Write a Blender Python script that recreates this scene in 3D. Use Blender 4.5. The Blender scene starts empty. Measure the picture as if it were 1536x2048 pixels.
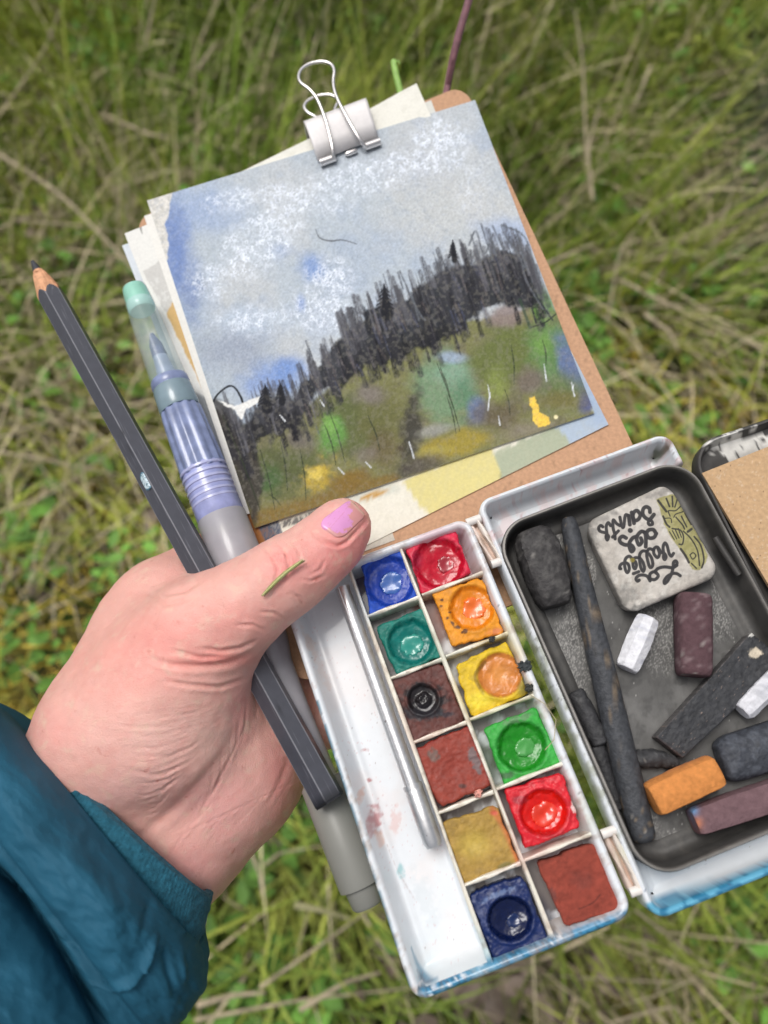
import bpy, math, random
import numpy as np
from mathutils import Vector, Matrix

sc = bpy.context.scene
C = sc.collection
rng = np.random.default_rng(7)
random.seed(7)

# ------------------------------------------------------------------ camera
UP = np.array([-.0488, .294, .9546]); UP /= np.linalg.norm(UP)
XC = np.array([1, 0, 0]) - UP*UP[0]; XC /= np.linalg.norm(XC)
RM = np.array([XC, np.cross(UP, XC), UP])
CH = .21          # the lens is 21 cm above the paint box
FP = 1540.
cd = bpy.data.cameras.new('camera'); cam = bpy.data.objects.new('camera', cd); C.objects.link(cam)
M4 = Matrix.Identity(4)
for i in range(3):
    for j in range(3): M4[i][j] = RM[i, j]
M4[2][3] = CH
cam.matrix_world = M4
cd.sensor_fit = 'VERTICAL'; cd.sensor_height = 36; cd.lens = FP/2048*36
cd.clip_start = .01; cd.clip_end = 400
cd.dof.use_dof = True; cd.dof.focus_distance = .218; cd.dof.aperture_fstop = 9.5
sc.camera = cam

# ------------------------------------------------------------------ light
w = bpy.data.worlds.new('World'); sc.world = w; w.use_nodes = True
nt = w.node_tree; nt.nodes.clear()
sky = nt.nodes.new('ShaderNodeTexSky'); sky.sky_type = 'NISHITA'; sky.sun_disc = False
SUN_EL, SUN_AZ = math.radians(68), math.radians(-40)
sky.sun_elevation = SUN_EL; sky.sun_rotation = SUN_AZ
sky.air_density = 1.0; sky.dust_density = 6.0; sky.ozone_density = 1.0
bw = nt.nodes.new('ShaderNodeBackground'); bw.inputs[1].default_value = .122
hs = nt.nodes.new('ShaderNodeHueSaturation'); hs.inputs['Saturation'].default_value = .30
wo = nt.nodes.new('ShaderNodeOutputWorld')
nt.links.new(sky.outputs[0], hs.inputs['Color']); nt.links.new(hs.outputs[0], bw.inputs[0]); nt.links.new(bw.outputs[0], wo.inputs[0])
sd = bpy.data.lights.new('sun', 'SUN'); sd.energy = 1.35; sd.angle = math.radians(24); sd.color = (1, .97, .93)
so = bpy.data.objects.new('sun', sd); C.objects.link(so)
sdir = Vector((math.sin(SUN_AZ)*math.cos(SUN_EL), math.cos(SUN_AZ)*math.cos(SUN_EL), math.sin(SUN_EL)))
so.rotation_euler = sdir.to_track_quat('Z', 'Y').to_euler()
so.location = (-.3, .3, 2)
sc.view_settings.view_transform = 'Standard'; sc.view_settings.look = 'None'
sc.view_settings.exposure = EXPO = 0.0; sc.view_settings.gamma = 1; sc.view_settings.use_curve_mapping = False
sc.render.engine = 'CYCLES'; sc.cycles.use_denoising = True; sc.cycles.max_bounces = 8
sc.cycles.transparent_max_bounces = 12; sc.cycles.caustics_reflective = False; sc.cycles.caustics_refractive = False

# ------------------------------------------------------------------ maths helpers
def W(u, v, z=0.):
    """the place on the level z (metres above the paint box rim) that the lens sees at u, v"""
    d = RM @ np.array([(u-768)/FP, -(v-1024)/FP, -1.])
    return np.array([0, 0, CH]) + (z-CH)/d[2]*d
def Wz(u, v, z):
    u = np.asarray(u, float); v = np.asarray(v, float); z = np.broadcast_to(np.asarray(z, float), u.shape)
    d = np.stack([(u-768)/FP, -(v-1024)/FP, -np.ones_like(u)], -1) @ RM.T
    return np.array([0, 0, CH]) + ((z-CH)/d[..., 2])[..., None]*d
def PX(p):
    q = (np.asarray(p, float)-np.array([0, 0, CH])) @ RM
    return 768-FP*q[..., 0]/q[..., 2], 1024+FP*q[..., 1]/q[..., 2]
def depth(u, v, z):
    q = (W(u, v, z)-np.array([0, 0, CH])) @ RM
    return -q[2]
def lin(*c):
    c = np.array(c, float)/255.
    return np.where(c <= .04045, c/12.92, ((c+.055)/1.055)**2.4)
def _h(ix, iy, iz, s):
    n = (ix.astype(np.int64)*374761393 + iy.astype(np.int64)*668265263 + iz.astype(np.int64)*2147483647*3 + s*1274126177) & 0xffffffff
    n = ((n ^ (n >> 13))*1274126177) & 0xffffffff
    n = ((n ^ (n >> 16))*2246822519) & 0xffffffff
    return ((n ^ (n >> 15)) & 0xffffff)/float(0xffffff)
def noise(x, y, z=None, s=0):
    x = np.asarray(x, float); y = np.asarray(y, float); z = np.zeros_like(x) if z is None else np.asarray(z, float)
    ix, iy, iz = np.floor(x), np.floor(y), np.floor(z); fx, fy, fz = x-ix, y-iy, z-iz
    fx, fy, fz = [f*f*(3-2*f) for f in (fx, fy, fz)]
    r = 0
    for a in (0, 1):
        for b in (0, 1):
            wxy = (fx if a else 1-fx)*(fy if b else 1-fy)
            r = r + wxy*(1-fz)*_h(ix+a, iy+b, iz, s)
            if np.any(fz): r = r + wxy*fz*_h(ix+a, iy+b, iz+1, s)
    return r
def fbm(x, y, z=None, o=4, s=0):
    r, a, t = 0, .5, 0
    for k in range(o):
        r = r + a*noise(np.asarray(x)*2**k, np.asarray(y)*2**k, None if z is None else np.asarray(z)*2**k, s+k); t += a; a *= .5
    return r/t
def sstep(a, b, x):
    t = np.clip((x-a)/(b-a), 0, 1); return t*t*(3-2*t)

# ------------------------------------------------------------------ object helpers
def tag(o, label=None, cat=None, group=None, kind=None):
    if label: o['label'] = label
    if cat: o['category'] = cat
    if group: o['group'] = group
    if kind: o['kind'] = kind
    return o
def thing(name, label, cat, loc=(0, 0, 0), group=None):
    o = bpy.data.objects.new(name, None); C.objects.link(o); o.location = loc; o.empty_display_size = .01
    return tag(o, label, cat, group)
def mesh(name, V, Fc, mat=None, parent=None, smooth=True, col=None, rgh=None, ang=None):
    me = bpy.data.meshes.new(name); V = np.asarray(V, float)
    me.from_pydata(V.tolist() if len(V) < 200000 else V, [], Fc if isinstance(Fc, list) else Fc.tolist()); me.update()
    if smooth:
        me.polygons.foreach_set('use_smooth', [True]*len(me.polygons))
        if ang: me.set_sharp_from_angle(angle=math.radians(ang))
    if col is not None:
        a = me.color_attributes.new('Col', 'FLOAT_COLOR', 'POINT')
        cc = np.ones((len(V), 4), np.float32); cc[:, :3] = np.broadcast_to(col, (len(V), 3)); a.data.foreach_set('color', cc.ravel())
    if rgh is not None:
        a = me.attributes.new('Rgh', 'FLOAT', 'POINT'); a.data.foreach_set('value', np.broadcast_to(rgh, (len(V),)).astype(np.float32).ravel())
    if mat: me.materials.append(mat)
    o = bpy.data.objects.new(name, me); C.objects.link(o)
    if parent is not None:
        o.parent = parent; o.matrix_parent_inverse = Matrix.Translation(parent.location).inverted()
    return o
def grid_faces(nx, ny, wrapx=False):
    i = np.arange(nx if wrapx else nx-1); j = np.arange(ny-1)
    I, J = np.meshgrid(i, j, indexing='ij'); I2 = (I+1) % nx
    return np.stack([I*ny+J, I2*ny+J, I2*ny+J+1, I*ny+J+1], -1).reshape(-1, 4)

# ------------------------------------------------------------------ materials
def mat(name, col=None, rough=.6, nscale=300., namt=.15, bscale=600., bstr=.15, bdist=.0004, spec=.4, coat=0., sss=0., metal=0.,
        alpha=1., vc=False, vr=False, tint=None, sheen=0., trans=0., spots=None):
    m = bpy.data.materials.new(name); m.use_nodes = True; n = m.node_tree; L = n.links
    b = n.nodes['Principled BSDF']; tc = n.nodes.new('ShaderNodeTexCoord')
    def N(sc_, det=4., dist=0.):
        t = n.nodes.new('ShaderNodeTexNoise'); t.inputs['Scale'].default_value = sc_; t.inputs['Detail'].default_value = det
        t.inputs['Distortion'].default_value = dist; L.new(tc.outputs['Object'], t.inputs['Vector']); return t
    if vc:
        a = n.nodes.new('ShaderNodeVertexColor'); a.layer_name = 'Col'; src = a.outputs[0]
    else:
        r = n.nodes.new('ShaderNodeRGB'); r.outputs[0].default_value = (*col, 1); src = r.outputs[0]
    t = N(nscale, 5); mr = n.nodes.new('ShaderNodeMapRange'); mr.inputs[1].default_value = .3; mr.inputs[2].default_value = .7
    mr.inputs[3].default_value = 1-namt; mr.inputs[4].default_value = 1+namt; L.new(t.outputs[0], mr.inputs[0])
    mx = n.nodes.new('ShaderNodeVectorMath'); mx.operation = 'SCALE'; L.new(src, mx.inputs[0]); L.new(mr.outputs[0], mx.inputs['Scale']); out = mx.outputs[0]
    if spots:            # (colour, scale, threshold, softness)
        for (sc_col, sc_s, th, sf) in spots:
            t2 = N(sc_s, 6, .4); m2 = n.nodes.new('ShaderNodeMapRange'); m2.inputs[1].default_value = th; m2.inputs[2].default_value = th+sf
            L.new(t2.outputs[0], m2.inputs[0]); mm = n.nodes.new('ShaderNodeMix'); mm.data_type = 'RGBA'
            L.new(m2.outputs[0], mm.inputs[0]); L.new(out, mm.inputs[6]); mm.inputs[7].default_value = (*sc_col, 1); out = mm.outputs[2]
    L.new(out, b.inputs['Base Color'])
    if vr:
        a = n.nodes.new('ShaderNodeAttribute'); a.attribute_name = 'Rgh'; L.new(a.outputs['Fac'], b.inputs['Roughness'])
    else:
        m3 = n.nodes.new('ShaderNodeMapRange'); m3.inputs[3].default_value = rough*.85; m3.inputs[4].default_value = min(1, rough*1.15)
        t3 = N(nscale*.6); L.new(t3.outputs[0], m3.inputs[0]); L.new(m3.outputs[0], b.inputs['Roughness'])
    b.inputs['Metallic'].default_value = metal; b.inputs['Specular IOR Level'].default_value = spec
    b.inputs['Coat Weight'].default_value = coat; b.inputs['Coat Roughness'].default_value = .08
    b.inputs['Alpha'].default_value = alpha; b.inputs['Transmission Weight'].default_value = trans
    if sheen: b.inputs['Sheen Weight'].default_value = sheen
    if sss:
        b.inputs['Subsurface Weight'].default_value = sss; b.inputs['Subsurface Radius'].default_value = (1., .35, .2); b.inputs['Subsurface Scale'].default_value = .0022
    if bstr:
        t4 = N(bscale, 6); bp = n.nodes.new('ShaderNodeBump'); bp.inputs['Strength'].default_value = bstr; bp.inputs['Distance'].default_value = bdist
        L.new(t4.outputs[0], bp.inputs['Height']); L.new(bp.outputs[0], b.inputs['Normal'])
    return m

# ------------------------------------------------------------------ colouring of a surface by its vertices (pigment, print, stains, some painted light and shade)
class Canvas:
    def __init__(s, u, v, base):
        s.u, s.v = u, v; s.c = np.tile(np.asarray(base, float), (len(u), 1))
    def mix(s, m, col):
        m = np.clip(m, 0, 1)[:, None]; s.c = s.c*(1-m)+np.asarray(col)*m
    def blob(s, x, y, rx, ry, col, a=1., soft=.5, rot=0, n=.35, ns=25., seed=0):
        c_, s_ = math.cos(math.radians(rot)), math.sin(math.radians(rot)); du, dv = s.u-x, s.v-y
        near = (abs(du) < 2*max(rx, ry)) & (abs(dv) < 2*max(rx, ry))
        m = np.zeros(len(s.u)); idx = np.where(near)[0]
        if len(idx) == 0: return
        du, dv = du[idx], dv[idx]; d = np.hypot((du*c_+dv*s_)/rx, (-du*s_+dv*c_)/ry)
        d = d+(fbm(s.u[idx]/ns, s.v[idx]/ns, o=4, s=seed)-.5)*2*n
        m[idx] = (1-sstep(1-soft, 1+soft*.3, d))*a; s.mix(m, col)
    def stroke(s, pts, wd, col, a=1., soft=.35, rough=0., seed=0):
        pts = np.asarray(pts, float); wd = np.broadcast_to(wd, (len(pts),)).astype(float)
        if len(pts) > 2:
            A_ = np.column_stack([pts, wd]); A_ = np.vstack([2*A_[0]-A_[1], A_, 2*A_[-1]-A_[-2]]); out = []
            for i in range(1, len(A_)-2):
                p0, p1, p2, p3 = A_[i-1:i+3]
                for t in (0, .25, .5, .75): out.append(.5*((2*p1)+(-p0+p2)*t+(2*p0-5*p1+4*p2-p3)*t*t+(-p0+3*p1-3*p2+p3)*t**3))
            out.append(A_[-2]); out = np.array(out); pts, wd = out[:, :2], np.maximum(out[:, 2], .3)
        mw = wd.max()+3
        idx = np.where((s.u > pts[:, 0].min()-mw) & (s.u < pts[:, 0].max()+mw) & (s.v > pts[:, 1].min()-mw) & (s.v < pts[:, 1].max()+mw))[0]
        if len(idx) == 0: return
        u, v = s.u[idx], s.v[idx]; best = np.full(len(idx), 9.)
        for k in range(len(pts)-1):
            ax, ay = pts[k]; bx, by = pts[k+1]; L2 = (bx-ax)**2+(by-ay)**2+1e-9
            t = np.clip(((u-ax)*(bx-ax)+(v-ay)*(by-ay))/L2, 0, 1)
            d = np.hypot(u-ax-t*(bx-ax), v-ay-t*(by-ay))/(.5*(wd[k]*(1-t)+wd[k+1]*t)+1e-6); best = np.minimum(best, d)
        m = 1-sstep(1-soft, 1+soft, best)
        if rough: m = m*(1-rough*sstep(.42, .58, fbm(u/2.2, v/5., o=2, s=seed)))
        M = np.zeros(len(s.u)); M[idx] = m*a; s.mix(M, col)
    def poly(s, pts, col, a=1., soft=2., n=0., ns=12., seed=0):
        pts = np.asarray(pts, float); u = s.u+(fbm(s.u/ns, s.v/ns, s=seed)-.5)*2*n; v = s.v+(fbm(s.u/ns+9, s.v/ns, s=seed+7)-.5)*2*n
        ins = np.zeros(len(u), bool); dm = np.full(len(u), 1e9)
        for k in range(len(pts)):
            ax, ay = pts[k]; bx, by = pts[(k+1) % len(pts)]
            c_ = ((ay > v) != (by > v)) & (u < (bx-ax)*(v-ay)/(by-ay+1e-12)+ax); ins ^= c_
            t = np.clip(((u-ax)*(bx-ax)+(v-ay)*(by-ay))/((bx-ax)**2+(by-ay)**2+1e-9), 0, 1)
            dm = np.minimum(dm, np.hypot(u-ax-t*(bx-ax), v-ay-t*(by-ay)))
        sd_ = np.where(ins, dm, -dm); s.mix(sstep(-soft, soft, sd_)*a, col)

# ------------------------------------------------------------------ shape builders
def sheet(name, corners, z, thick, n, mat_, paint=None, parent=None, curl=None, base=(.8, .8, .8), round_=0., sub=1):
    """a flat sheet with thickness; corners TL TR BR BL as the lens sees them on level z"""
    cw = [W(*c, z) for c in corners]; nx, ny = n
    x = np.linspace(-1, 1, nx); y = np.linspace(-1, 1, ny); X, Y = np.meshgrid(x, y, indexing='ij')
    if round_:
        m = np.maximum(abs(X), abs(Y))+1e-9; bx, by = X/m, Y/m; r = round_
        ox, oy = abs(bx)-(1-r), abs(by)-(1-r); k = (ox > 0) & (oy > 0); h = np.hypot(ox, oy)/r+1e-9
        nxb = np.where(k, np.sign(bx)*((1-r)+ox/h), bx); nyb = np.where(k, np.sign(by)*((1-r)+oy/h), by)
        X, Y = np.where(k, nxb*m, X), np.where(k, nyb*m, Y)
    S, T = (X+1)/2, (Y+1)/2
    Pn = (1-S)[..., None]*(1-T)[..., None]*cw[0]+S[..., None]*(1-T)[..., None]*cw[1]+S[..., None]*T[..., None]*cw[2]+(1-S)[..., None]*T[..., None]*cw[3]
    if curl is not None: Pn[..., 2] += curl(S, T)
    top = Pn.reshape(-1, 3); u, v = PX(top)
    cv = Canvas(u, v, base)
    if paint: paint(cv)
    F = grid_faces(nx, ny)[:, ::-1]
    id_ = np.arange(nx*ny).reshape(nx, ny)
    ring = np.concatenate([id_[:, 0], id_[-1, 1:], id_[-2::-1, -1], id_[0, -2:0:-1]])
    low = top[ring]-np.array([0, 0, thick]); nb = len(top)
    V = np.concatenate([top, low]); k = len(ring)
    a = np.arange(k); b_ = (a+1) % k
    side = np.stack([ring[a], ring[b_], nb+b_, nb+a], -1)
    Fc = F.tolist()+side.tolist()+[list(range(nb, nb+k))[::-1]]
    col = np.concatenate([cv.c, cv.c[ring]*.0+np.asarray(base)])
    o = mesh(name, V, Fc, mat_, parent, True, col, ang=40)
    return o

def slab(name, corners, z, thick, n, mat_, hf=None, paint=None, parent=None, round_=.3, bevel=.18, bev_h=.001, base=(.5, .5, .5), rough=None, taper=.0, jag=0., seed=0):
    """a lump with a flat-ish top: concentric grid over a rounded quad; hf(u,v,S,T) raises the top"""
    cw = [W(*c, z) for c in corners]; x = np.linspace(-1, 1, n); X, Y = np.meshgrid(x, x, indexing='ij')
    m = np.maximum(abs(X), abs(Y))+1e-9; bx, by = X/m, Y/m; r = round_
    ox, oy = abs(bx)-(1-r), abs(by)-(1-r); k = (ox > 0) & (oy > 0); h = np.hypot(ox, oy)/r+1e-9
    bx2 = np.where(k, np.sign(bx)*((1-r)+ox/h), bx); by2 = np.where(k, np.sign(by)*((1-r)+oy/h), by)
    wgt = m**2; X, Y = (bx*(1-wgt)+bx2*wgt)*m, (by*(1-wgt)+by2*wgt)*m
    if jag:
        f = 1+jag*(fbm(bx*3+seed, by*3, s=seed)-.5)*2*m; X *= f; Y *= f
    def place(X, Y):
        S, T = ((X+1)/2)[..., None], ((Y+1)/2)[..., None]
        return (1-S)*(1-T)*cw[0]+S*(1-T)*cw[1]+S*T*cw[2]+(1-S)*T*cw[3]
    Pn = place(X, Y)
    e = np.clip((m-(1-bevel))/bevel, 0, 1); Pn[..., 2] -= bev_h*(1-np.sqrt(np.clip(1-e*e, 0, 1)))
    u, v = PX(Pn)
    if hf is not None: Pn[..., 2] += hf(u, v, X, Y)
    top = Pn.reshape(-1, 3); u, v = PX(top); cv = Canvas(u, v, base); rg = None
    if paint: rg = paint(cv)
    id_ = np.arange(n*n).reshape(n, n)
    ring = np.concatenate([id_[:, 0], id_[-1, 1:], id_[-2::-1, -1], id_[0, -2:0:-1]]); kk = len(ring)
    cen = top[ring].mean(0); Vs = [top]; cols = [cv.c]; levels = 5
    for q in range(1, levels+1):
        l = top[ring].copy(); f = 1+taper*q/levels*(-1); l[:, :2] = cen[:2]+(l[:, :2]-cen[:2])*f
        l[:, 2] = l[:, 2]*(1-q/levels)+(z-thick)*(q/levels); Vs.append(l); cols.append(cv.c[ring])
    V = np.concatenate(Vs); col = np.concatenate(cols); a = np.arange(kk); b_ = (a+1) % kk; nb = n*n
    Fc = [grid_faces(n, n)[:, ::-1]]
    Fc.append(np.stack([ring[a], ring[b_], nb+b_, nb+a], -1))
    for q in range(levels-1): Fc.append(np.stack([nb+q*kk+a, nb+q*kk+b_, nb+(q+1)*kk+b_, nb+(q+1)*kk+a], -1))
    Fc = np.concatenate(Fc).tolist()+[list(range(nb+(levels-1)*kk, nb+levels*kk))[::-1]]
    rr = None
    if rg is not None: rr = np.concatenate([rg]+[rg[ring]]*levels)
    elif rough is not None: rr = np.full(len(V), rough)
    return mesh(name, V, Fc, mat_, parent, True, col, rr, ang=60)

def tube(name, pts, rad, sides, mat_, parent=None, caps=True, prof=None, rot=0., col=None, smooth=True, ang=35, flat=1., closed=False):
    """round or many-sided bar through 3-D points with a radius per point; flat squashes it along z"""
    pts = np.asarray(pts, float); n = len(pts); rad = np.broadcast_to(rad, (n,))
    if closed: tg = np.roll(pts, -1, 0)-np.roll(pts, 1, 0)
    else: tg = np.gradient(pts, axis=0)
    tg /= np.linalg.norm(tg, axis=1)[:, None]+1e-12
    upv = np.tile([0, 0, 1.], (n, 1)); 
    bad = abs(tg[:, 2]) > .95; upv[bad] = [0, 1, 0]
    sd_ = np.cross(tg, upv); sd_ /= np.linalg.norm(sd_, axis=1)[:, None]; nu = np.cross(sd_, tg)
    ph = np.arange(sides)/sides*2*math.pi+rot
    pr = np.ones(sides) if prof is None else prof(ph)
    V = pts[:, None]+rad[:, None, None]*pr[None, :, None]*(np.cos(ph)[None, :, None]*sd_[:, None]+flat*np.sin(ph)[None, :, None]*nu[:, None])
    V = V.reshape(-1, 3); F = []
    i = np.arange(n if closed else n-1); j = np.arange(sides); I, J = np.meshgrid(i, j, indexing='ij'); J2 = (J+1) % sides; I2 = (I+1) % n
    F = np.stack([I*sides+J, I2*sides+J, I2*sides+J2, I*sides+J2], -1).reshape(-1, 4)[:, ::-1].tolist()
    if caps and not closed: F += [list(range(sides)), list(range((n-1)*sides, n*sides))[::-1]]
    c = None
    if col is not None: c = col(V) if callable(col) else col
    return mesh(name, V, F, mat_, parent, smooth, c, ang=ang)

def sweep_rect(name, O, ax, ay, Wd, Ln, rad, prof, mat_, parent, nseg=10, step=.0012, paint=None, base=(.8, .8, .8)):
    """profile (inward offset, height) swept round a rounded rectangle; O = top-left corner, ax across, ay along"""
    path = []; nrm = []
    def line(a, b, nn):
        L = np.hypot(b[0]-a[0], b[1]-a[1]); k = max(2, int(L/step))
        for t in np.linspace(0, 1, k, endpoint=False)[1:]: path.append((a[0]+(b[0]-a[0])*t, a[1]+(b[1]-a[1])*t)); nrm.append(nn)
    def arc(cx, cy, a0):
        for t in np.linspace(0, 1, nseg+1):
            a = a0+t*math.pi/2; path.append((cx+rad*math.cos(a), cy+rad*math.sin(a))); nrm.append((math.cos(a), math.sin(a)))
    arc(rad, rad, math.pi); line((rad, 0), (Wd-rad, 0), (0, -1)); arc(Wd-rad, rad, 1.5*math.pi); line((Wd, rad), (Wd, Ln-rad), (1, 0))
    arc(Wd-rad, Ln-rad, 0); line((Wd-rad, Ln), (rad, Ln), (0, 1)); arc(rad, Ln-rad, .5*math.pi); line((0, Ln-rad), (0, rad), (-1, 0))
    path = np.array(path); nrm = np.array(nrm); n = len(path); k = len(prof)
    V = np.zeros((n, k, 3))
    for q, (inn, h) in enumerate(prof):
        # keep the inset inside the corner arc
        pp = path-nrm*inn
        V[:, q] = O+pp[:, :1]*ax+pp[:, 1:]*ay+np.array([0, 0, h])
    V = V.reshape(-1, 3); F = grid_faces(n, k, True)
    u, v = PX(V); cv = Canvas(u, v, base); cv.z = V[:, 2]
    if paint: paint(cv)
    return mesh(name, V, F.tolist(), mat_, parent, True, cv.c, ang=50)

def bar(name, a, b, wd, top, bot, mat_, parent, paint=None, base=(.8, .8, .8), nl=40):
    """a divider rib with a rounded top from a to b"""
    a, b = np.asarray(a, float), np.asarray(b, float); d = b-a; L = np.linalg.norm(d); d = d/L; s = np.array([d[1], -d[0], 0])
    prof = [(-wd/2, bot), (-wd/2*.9, top-.0007), (-wd/2*.6, top-.0001), (0, top), (wd/2*.6, top-.0001), (wd/2*.9, top-.0007), (wd/2, bot)]
    V = np.array([[a*[1, 1, 0]+d*L*t+s*(o+.00012*math.sin(9*t+i))+np.array([0, 0, h]) for i, (o, h) in enumerate(prof)] for t in np.linspace(0, 1, nl)])
    V = V.reshape(-1, 3); F = grid_faces(nl, len(prof)).tolist(); k = len(prof)
    F += [list(range(k)), list(range((nl-1)*k, nl*k))[::-1]]
    u, v = PX(V); cv = Canvas(u, v, base)
    if paint: paint(cv)
    return mesh(name, V, F, mat_, parent, True, cv.c, ang=60)

def surface_nets(f, org, h):
    nx, ny, nz = f.shape; ins = f < 0
    c = [ins[a:nx-1+a, b:ny-1+b, d:nz-1+d] for a in (0, 1) for b in (0, 1) for d in (0, 1)]
    s = sum(x.astype(np.int8) for x in c); act = (s > 0) & (s < 8)
    ids = -np.ones(act.shape, np.int64); A = np.argwhere(act); ids[act] = np.arange(len(A))
    acc = np.zeros((len(A), 3)); cnt = np.zeros(len(A))
    cor = [(a, b, d) for a in (0, 1) for b in (0, 1) for d in (0, 1)]
    fv = {q: f[A[:, 0]+q[0], A[:, 1]+q[1], A[:, 2]+q[2]] for q in cor}
    for p in cor:
        for ax in range(3):
            if p[ax] == 0:
                q = list(p); q[ax] = 1; q = tuple(q); a, b = fv[p], fv[q]; k = (a < 0) != (b < 0)
                t = a[k]/(a[k]-b[k]); pos = np.array(p, float)+np.zeros((k.sum(), 3)); pos[:, ax] += t
                acc[k] += pos; cnt[k] += 1
    V = (A+acc/cnt[:, None])*h+org; F = []
    for ax in range(3):
        o1, o2 = [(1, 2), (2, 0), (0, 1)][ax]
        a = np.moveaxis(ins, ax, 0)[:-1]; b = np.moveaxis(ins, ax, 0)[1:]
        E = np.argwhere(a != b); fl = a[E[:, 0], E[:, 1], E[:, 2]]
        full = np.zeros_like(E); rest = [i for i in range(3) if i != ax]; full[:, ax] = E[:, 0]; full[:, rest[0]] = E[:, 1]; full[:, rest[1]] = E[:, 2]
        ok = (full[:, o1] > 0) & (full[:, o2] > 0) & (full[:, o1] < f.shape[o1]-1) & (full[:, o2] < f.shape[o2]-1); full, fl = full[ok], fl[ok]
        def g(d1, d2):
            t = full.copy(); t[:, o1] -= d1; t[:, o2] -= d2; return ids[t[:, 0], t[:, 1], t[:, 2]]
        Q = np.stack([g(1, 1), g(0, 1), g(0, 0), g(1, 0)], -1); Q[~fl] = Q[~fl][:, ::-1]; F.append(Q)
    return V, np.concatenate(F)

def cap_sdf(P, a, b, ra, rb, fl=1.):
    """distance to a bar from a to b whose radius runs ra..rb; fl<1 makes it lower than wide"""
    Q = P.copy(); zs = 1/fl; a = a.copy(); b = b.copy()
    zc = (a[2]+b[2])/2
    ba = b-a; t = np.clip(((P-a)@ba)/(ba@ba+1e-12), 0, 1)
    d = P-a-t[..., None]*ba; d[..., 2] *= zs
    return np.sqrt((d*d).sum(-1))-(ra+(rb-ra)*t)
def pr(u0, v0, z0, r0, u1, v1, z1, r1, k=.006, fl=1.):
    """bar given by where it is seen and how wide it looks (px) at its own depth"""
    return (W(u0, v0, z0/1000), W(u1, v1, z1/1000), r0*depth(u0, v0, z0/1000)/FP, r1*depth(u1, v1, z1/1000)/FP, k, fl)
def smin(a, b, k):
    h = np.clip(k-abs(a-b), 0, None)/k; return np.minimum(a, b)-h*h*k*.25
def field(prims):
    def f(P):
        d = None
        for (a, b, ra, rb, k, fl) in prims:
            x = cap_sdf(P, a, b, ra, rb, fl); d = x if d is None else smin(d, x, k)
        return d
    return f
def sdf_mesh(prims, h):
    lo = np.min([np.minimum(p[0], p[1])-max(p[2], p[3]) for p in prims], 0)-3*h; hi = np.max([np.maximum(p[0], p[1])+max(p[2], p[3]) for p in prims], 0)+3*h
    n = np.ceil((hi-lo)/h).astype(int)+1
    X = [lo[i]+np.arange(n[i])*h for i in range(3)]; f = np.empty(n)
    ff = field(prims)
    for i in range(0, n[0], 16):
        G = np.stack(np.meshgrid(X[0][i:i+16], X[1], X[2], indexing='ij'), -1); f[i:i+16] = ff(G)
    return surface_nets(f, lo, h)
def subdiv(V, F):
    me = bpy.data.meshes.new('temporary'); me.from_pydata(V.tolist(), [], F.tolist()); me.update()
    o = bpy.data.objects.new('temporary', me); C.objects.link(o); s = o.modifiers.new('s', 'SUBSURF'); s.levels = 1
    dg = bpy.context.evaluated_depsgraph_get(); e = o.evaluated_get(dg).to_mesh()
    V2 = np.empty(len(e.vertices)*3); e.vertices.foreach_get('co', V2); V2 = V2.reshape(-1, 3)
    F2 = np.empty(len(e.polygons)*4, np.int32); e.loops.foreach_get('vertex_index', F2); F2 = F2.reshape(-1, 4)
    N2 = np.empty(len(e.vertices)*3); e.vertices.foreach_get('normal', N2); N2 = N2.reshape(-1, 3)
    o.evaluated_get(dg).to_mesh_clear(); bpy.data.objects.remove(o); bpy.data.meshes.remove(me)
    return V2, F2, N2
def lathe_axis(a, b, prof, sides=40):
    """points and radii along a..b; prof = [(fraction, radius)]"""
    a, b = np.asarray(a), np.asarray(b); return [a+(b-a)*t for t, r in prof], [r for t, r in prof]
# ================================================================== MEADOW
GZ = -.62
def gh(x, y): return GZ-.03+.05*fbm(x*4+3, y*4, o=3, s=3)
gx = np.concatenate([[-40, -12, -4, -2, -1.4], np.linspace(-1.1, 1.1, 90), [1.4, 2, 4, 12, 40]])
gy = np.concatenate([[-40, -12, -4, -2, -1.3], np.linspace(-1.0, 1.6, 100), [2, 3, 5, 14, 40]])
GX, GY = np.meshgrid(gx, gy, indexing='ij'); GV = np.stack([GX, GY, gh(GX, GY)], -1).reshape(-1, 3)
soil = mat('soil', (.05, .045, .02), .95, 14, .5, 60, .8, .01, .1, spots=[((.16, .13, .03), 9, .5, .12), ((.035, .06, .012), 17, .52, .1)])
g = mesh('ground', GV, grid_faces(len(gx), len(gy))[:, :].tolist(), soil); tag(g, kind='structure')

leafm = mat('grass_blade', (1, 1, 1), .55, 60, .2, 200, 0, spec=.25, vc=True)
leafm.node_tree.nodes['Principled BSDF'].inputs['Subsurface Weight'].default_value = 0

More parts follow.
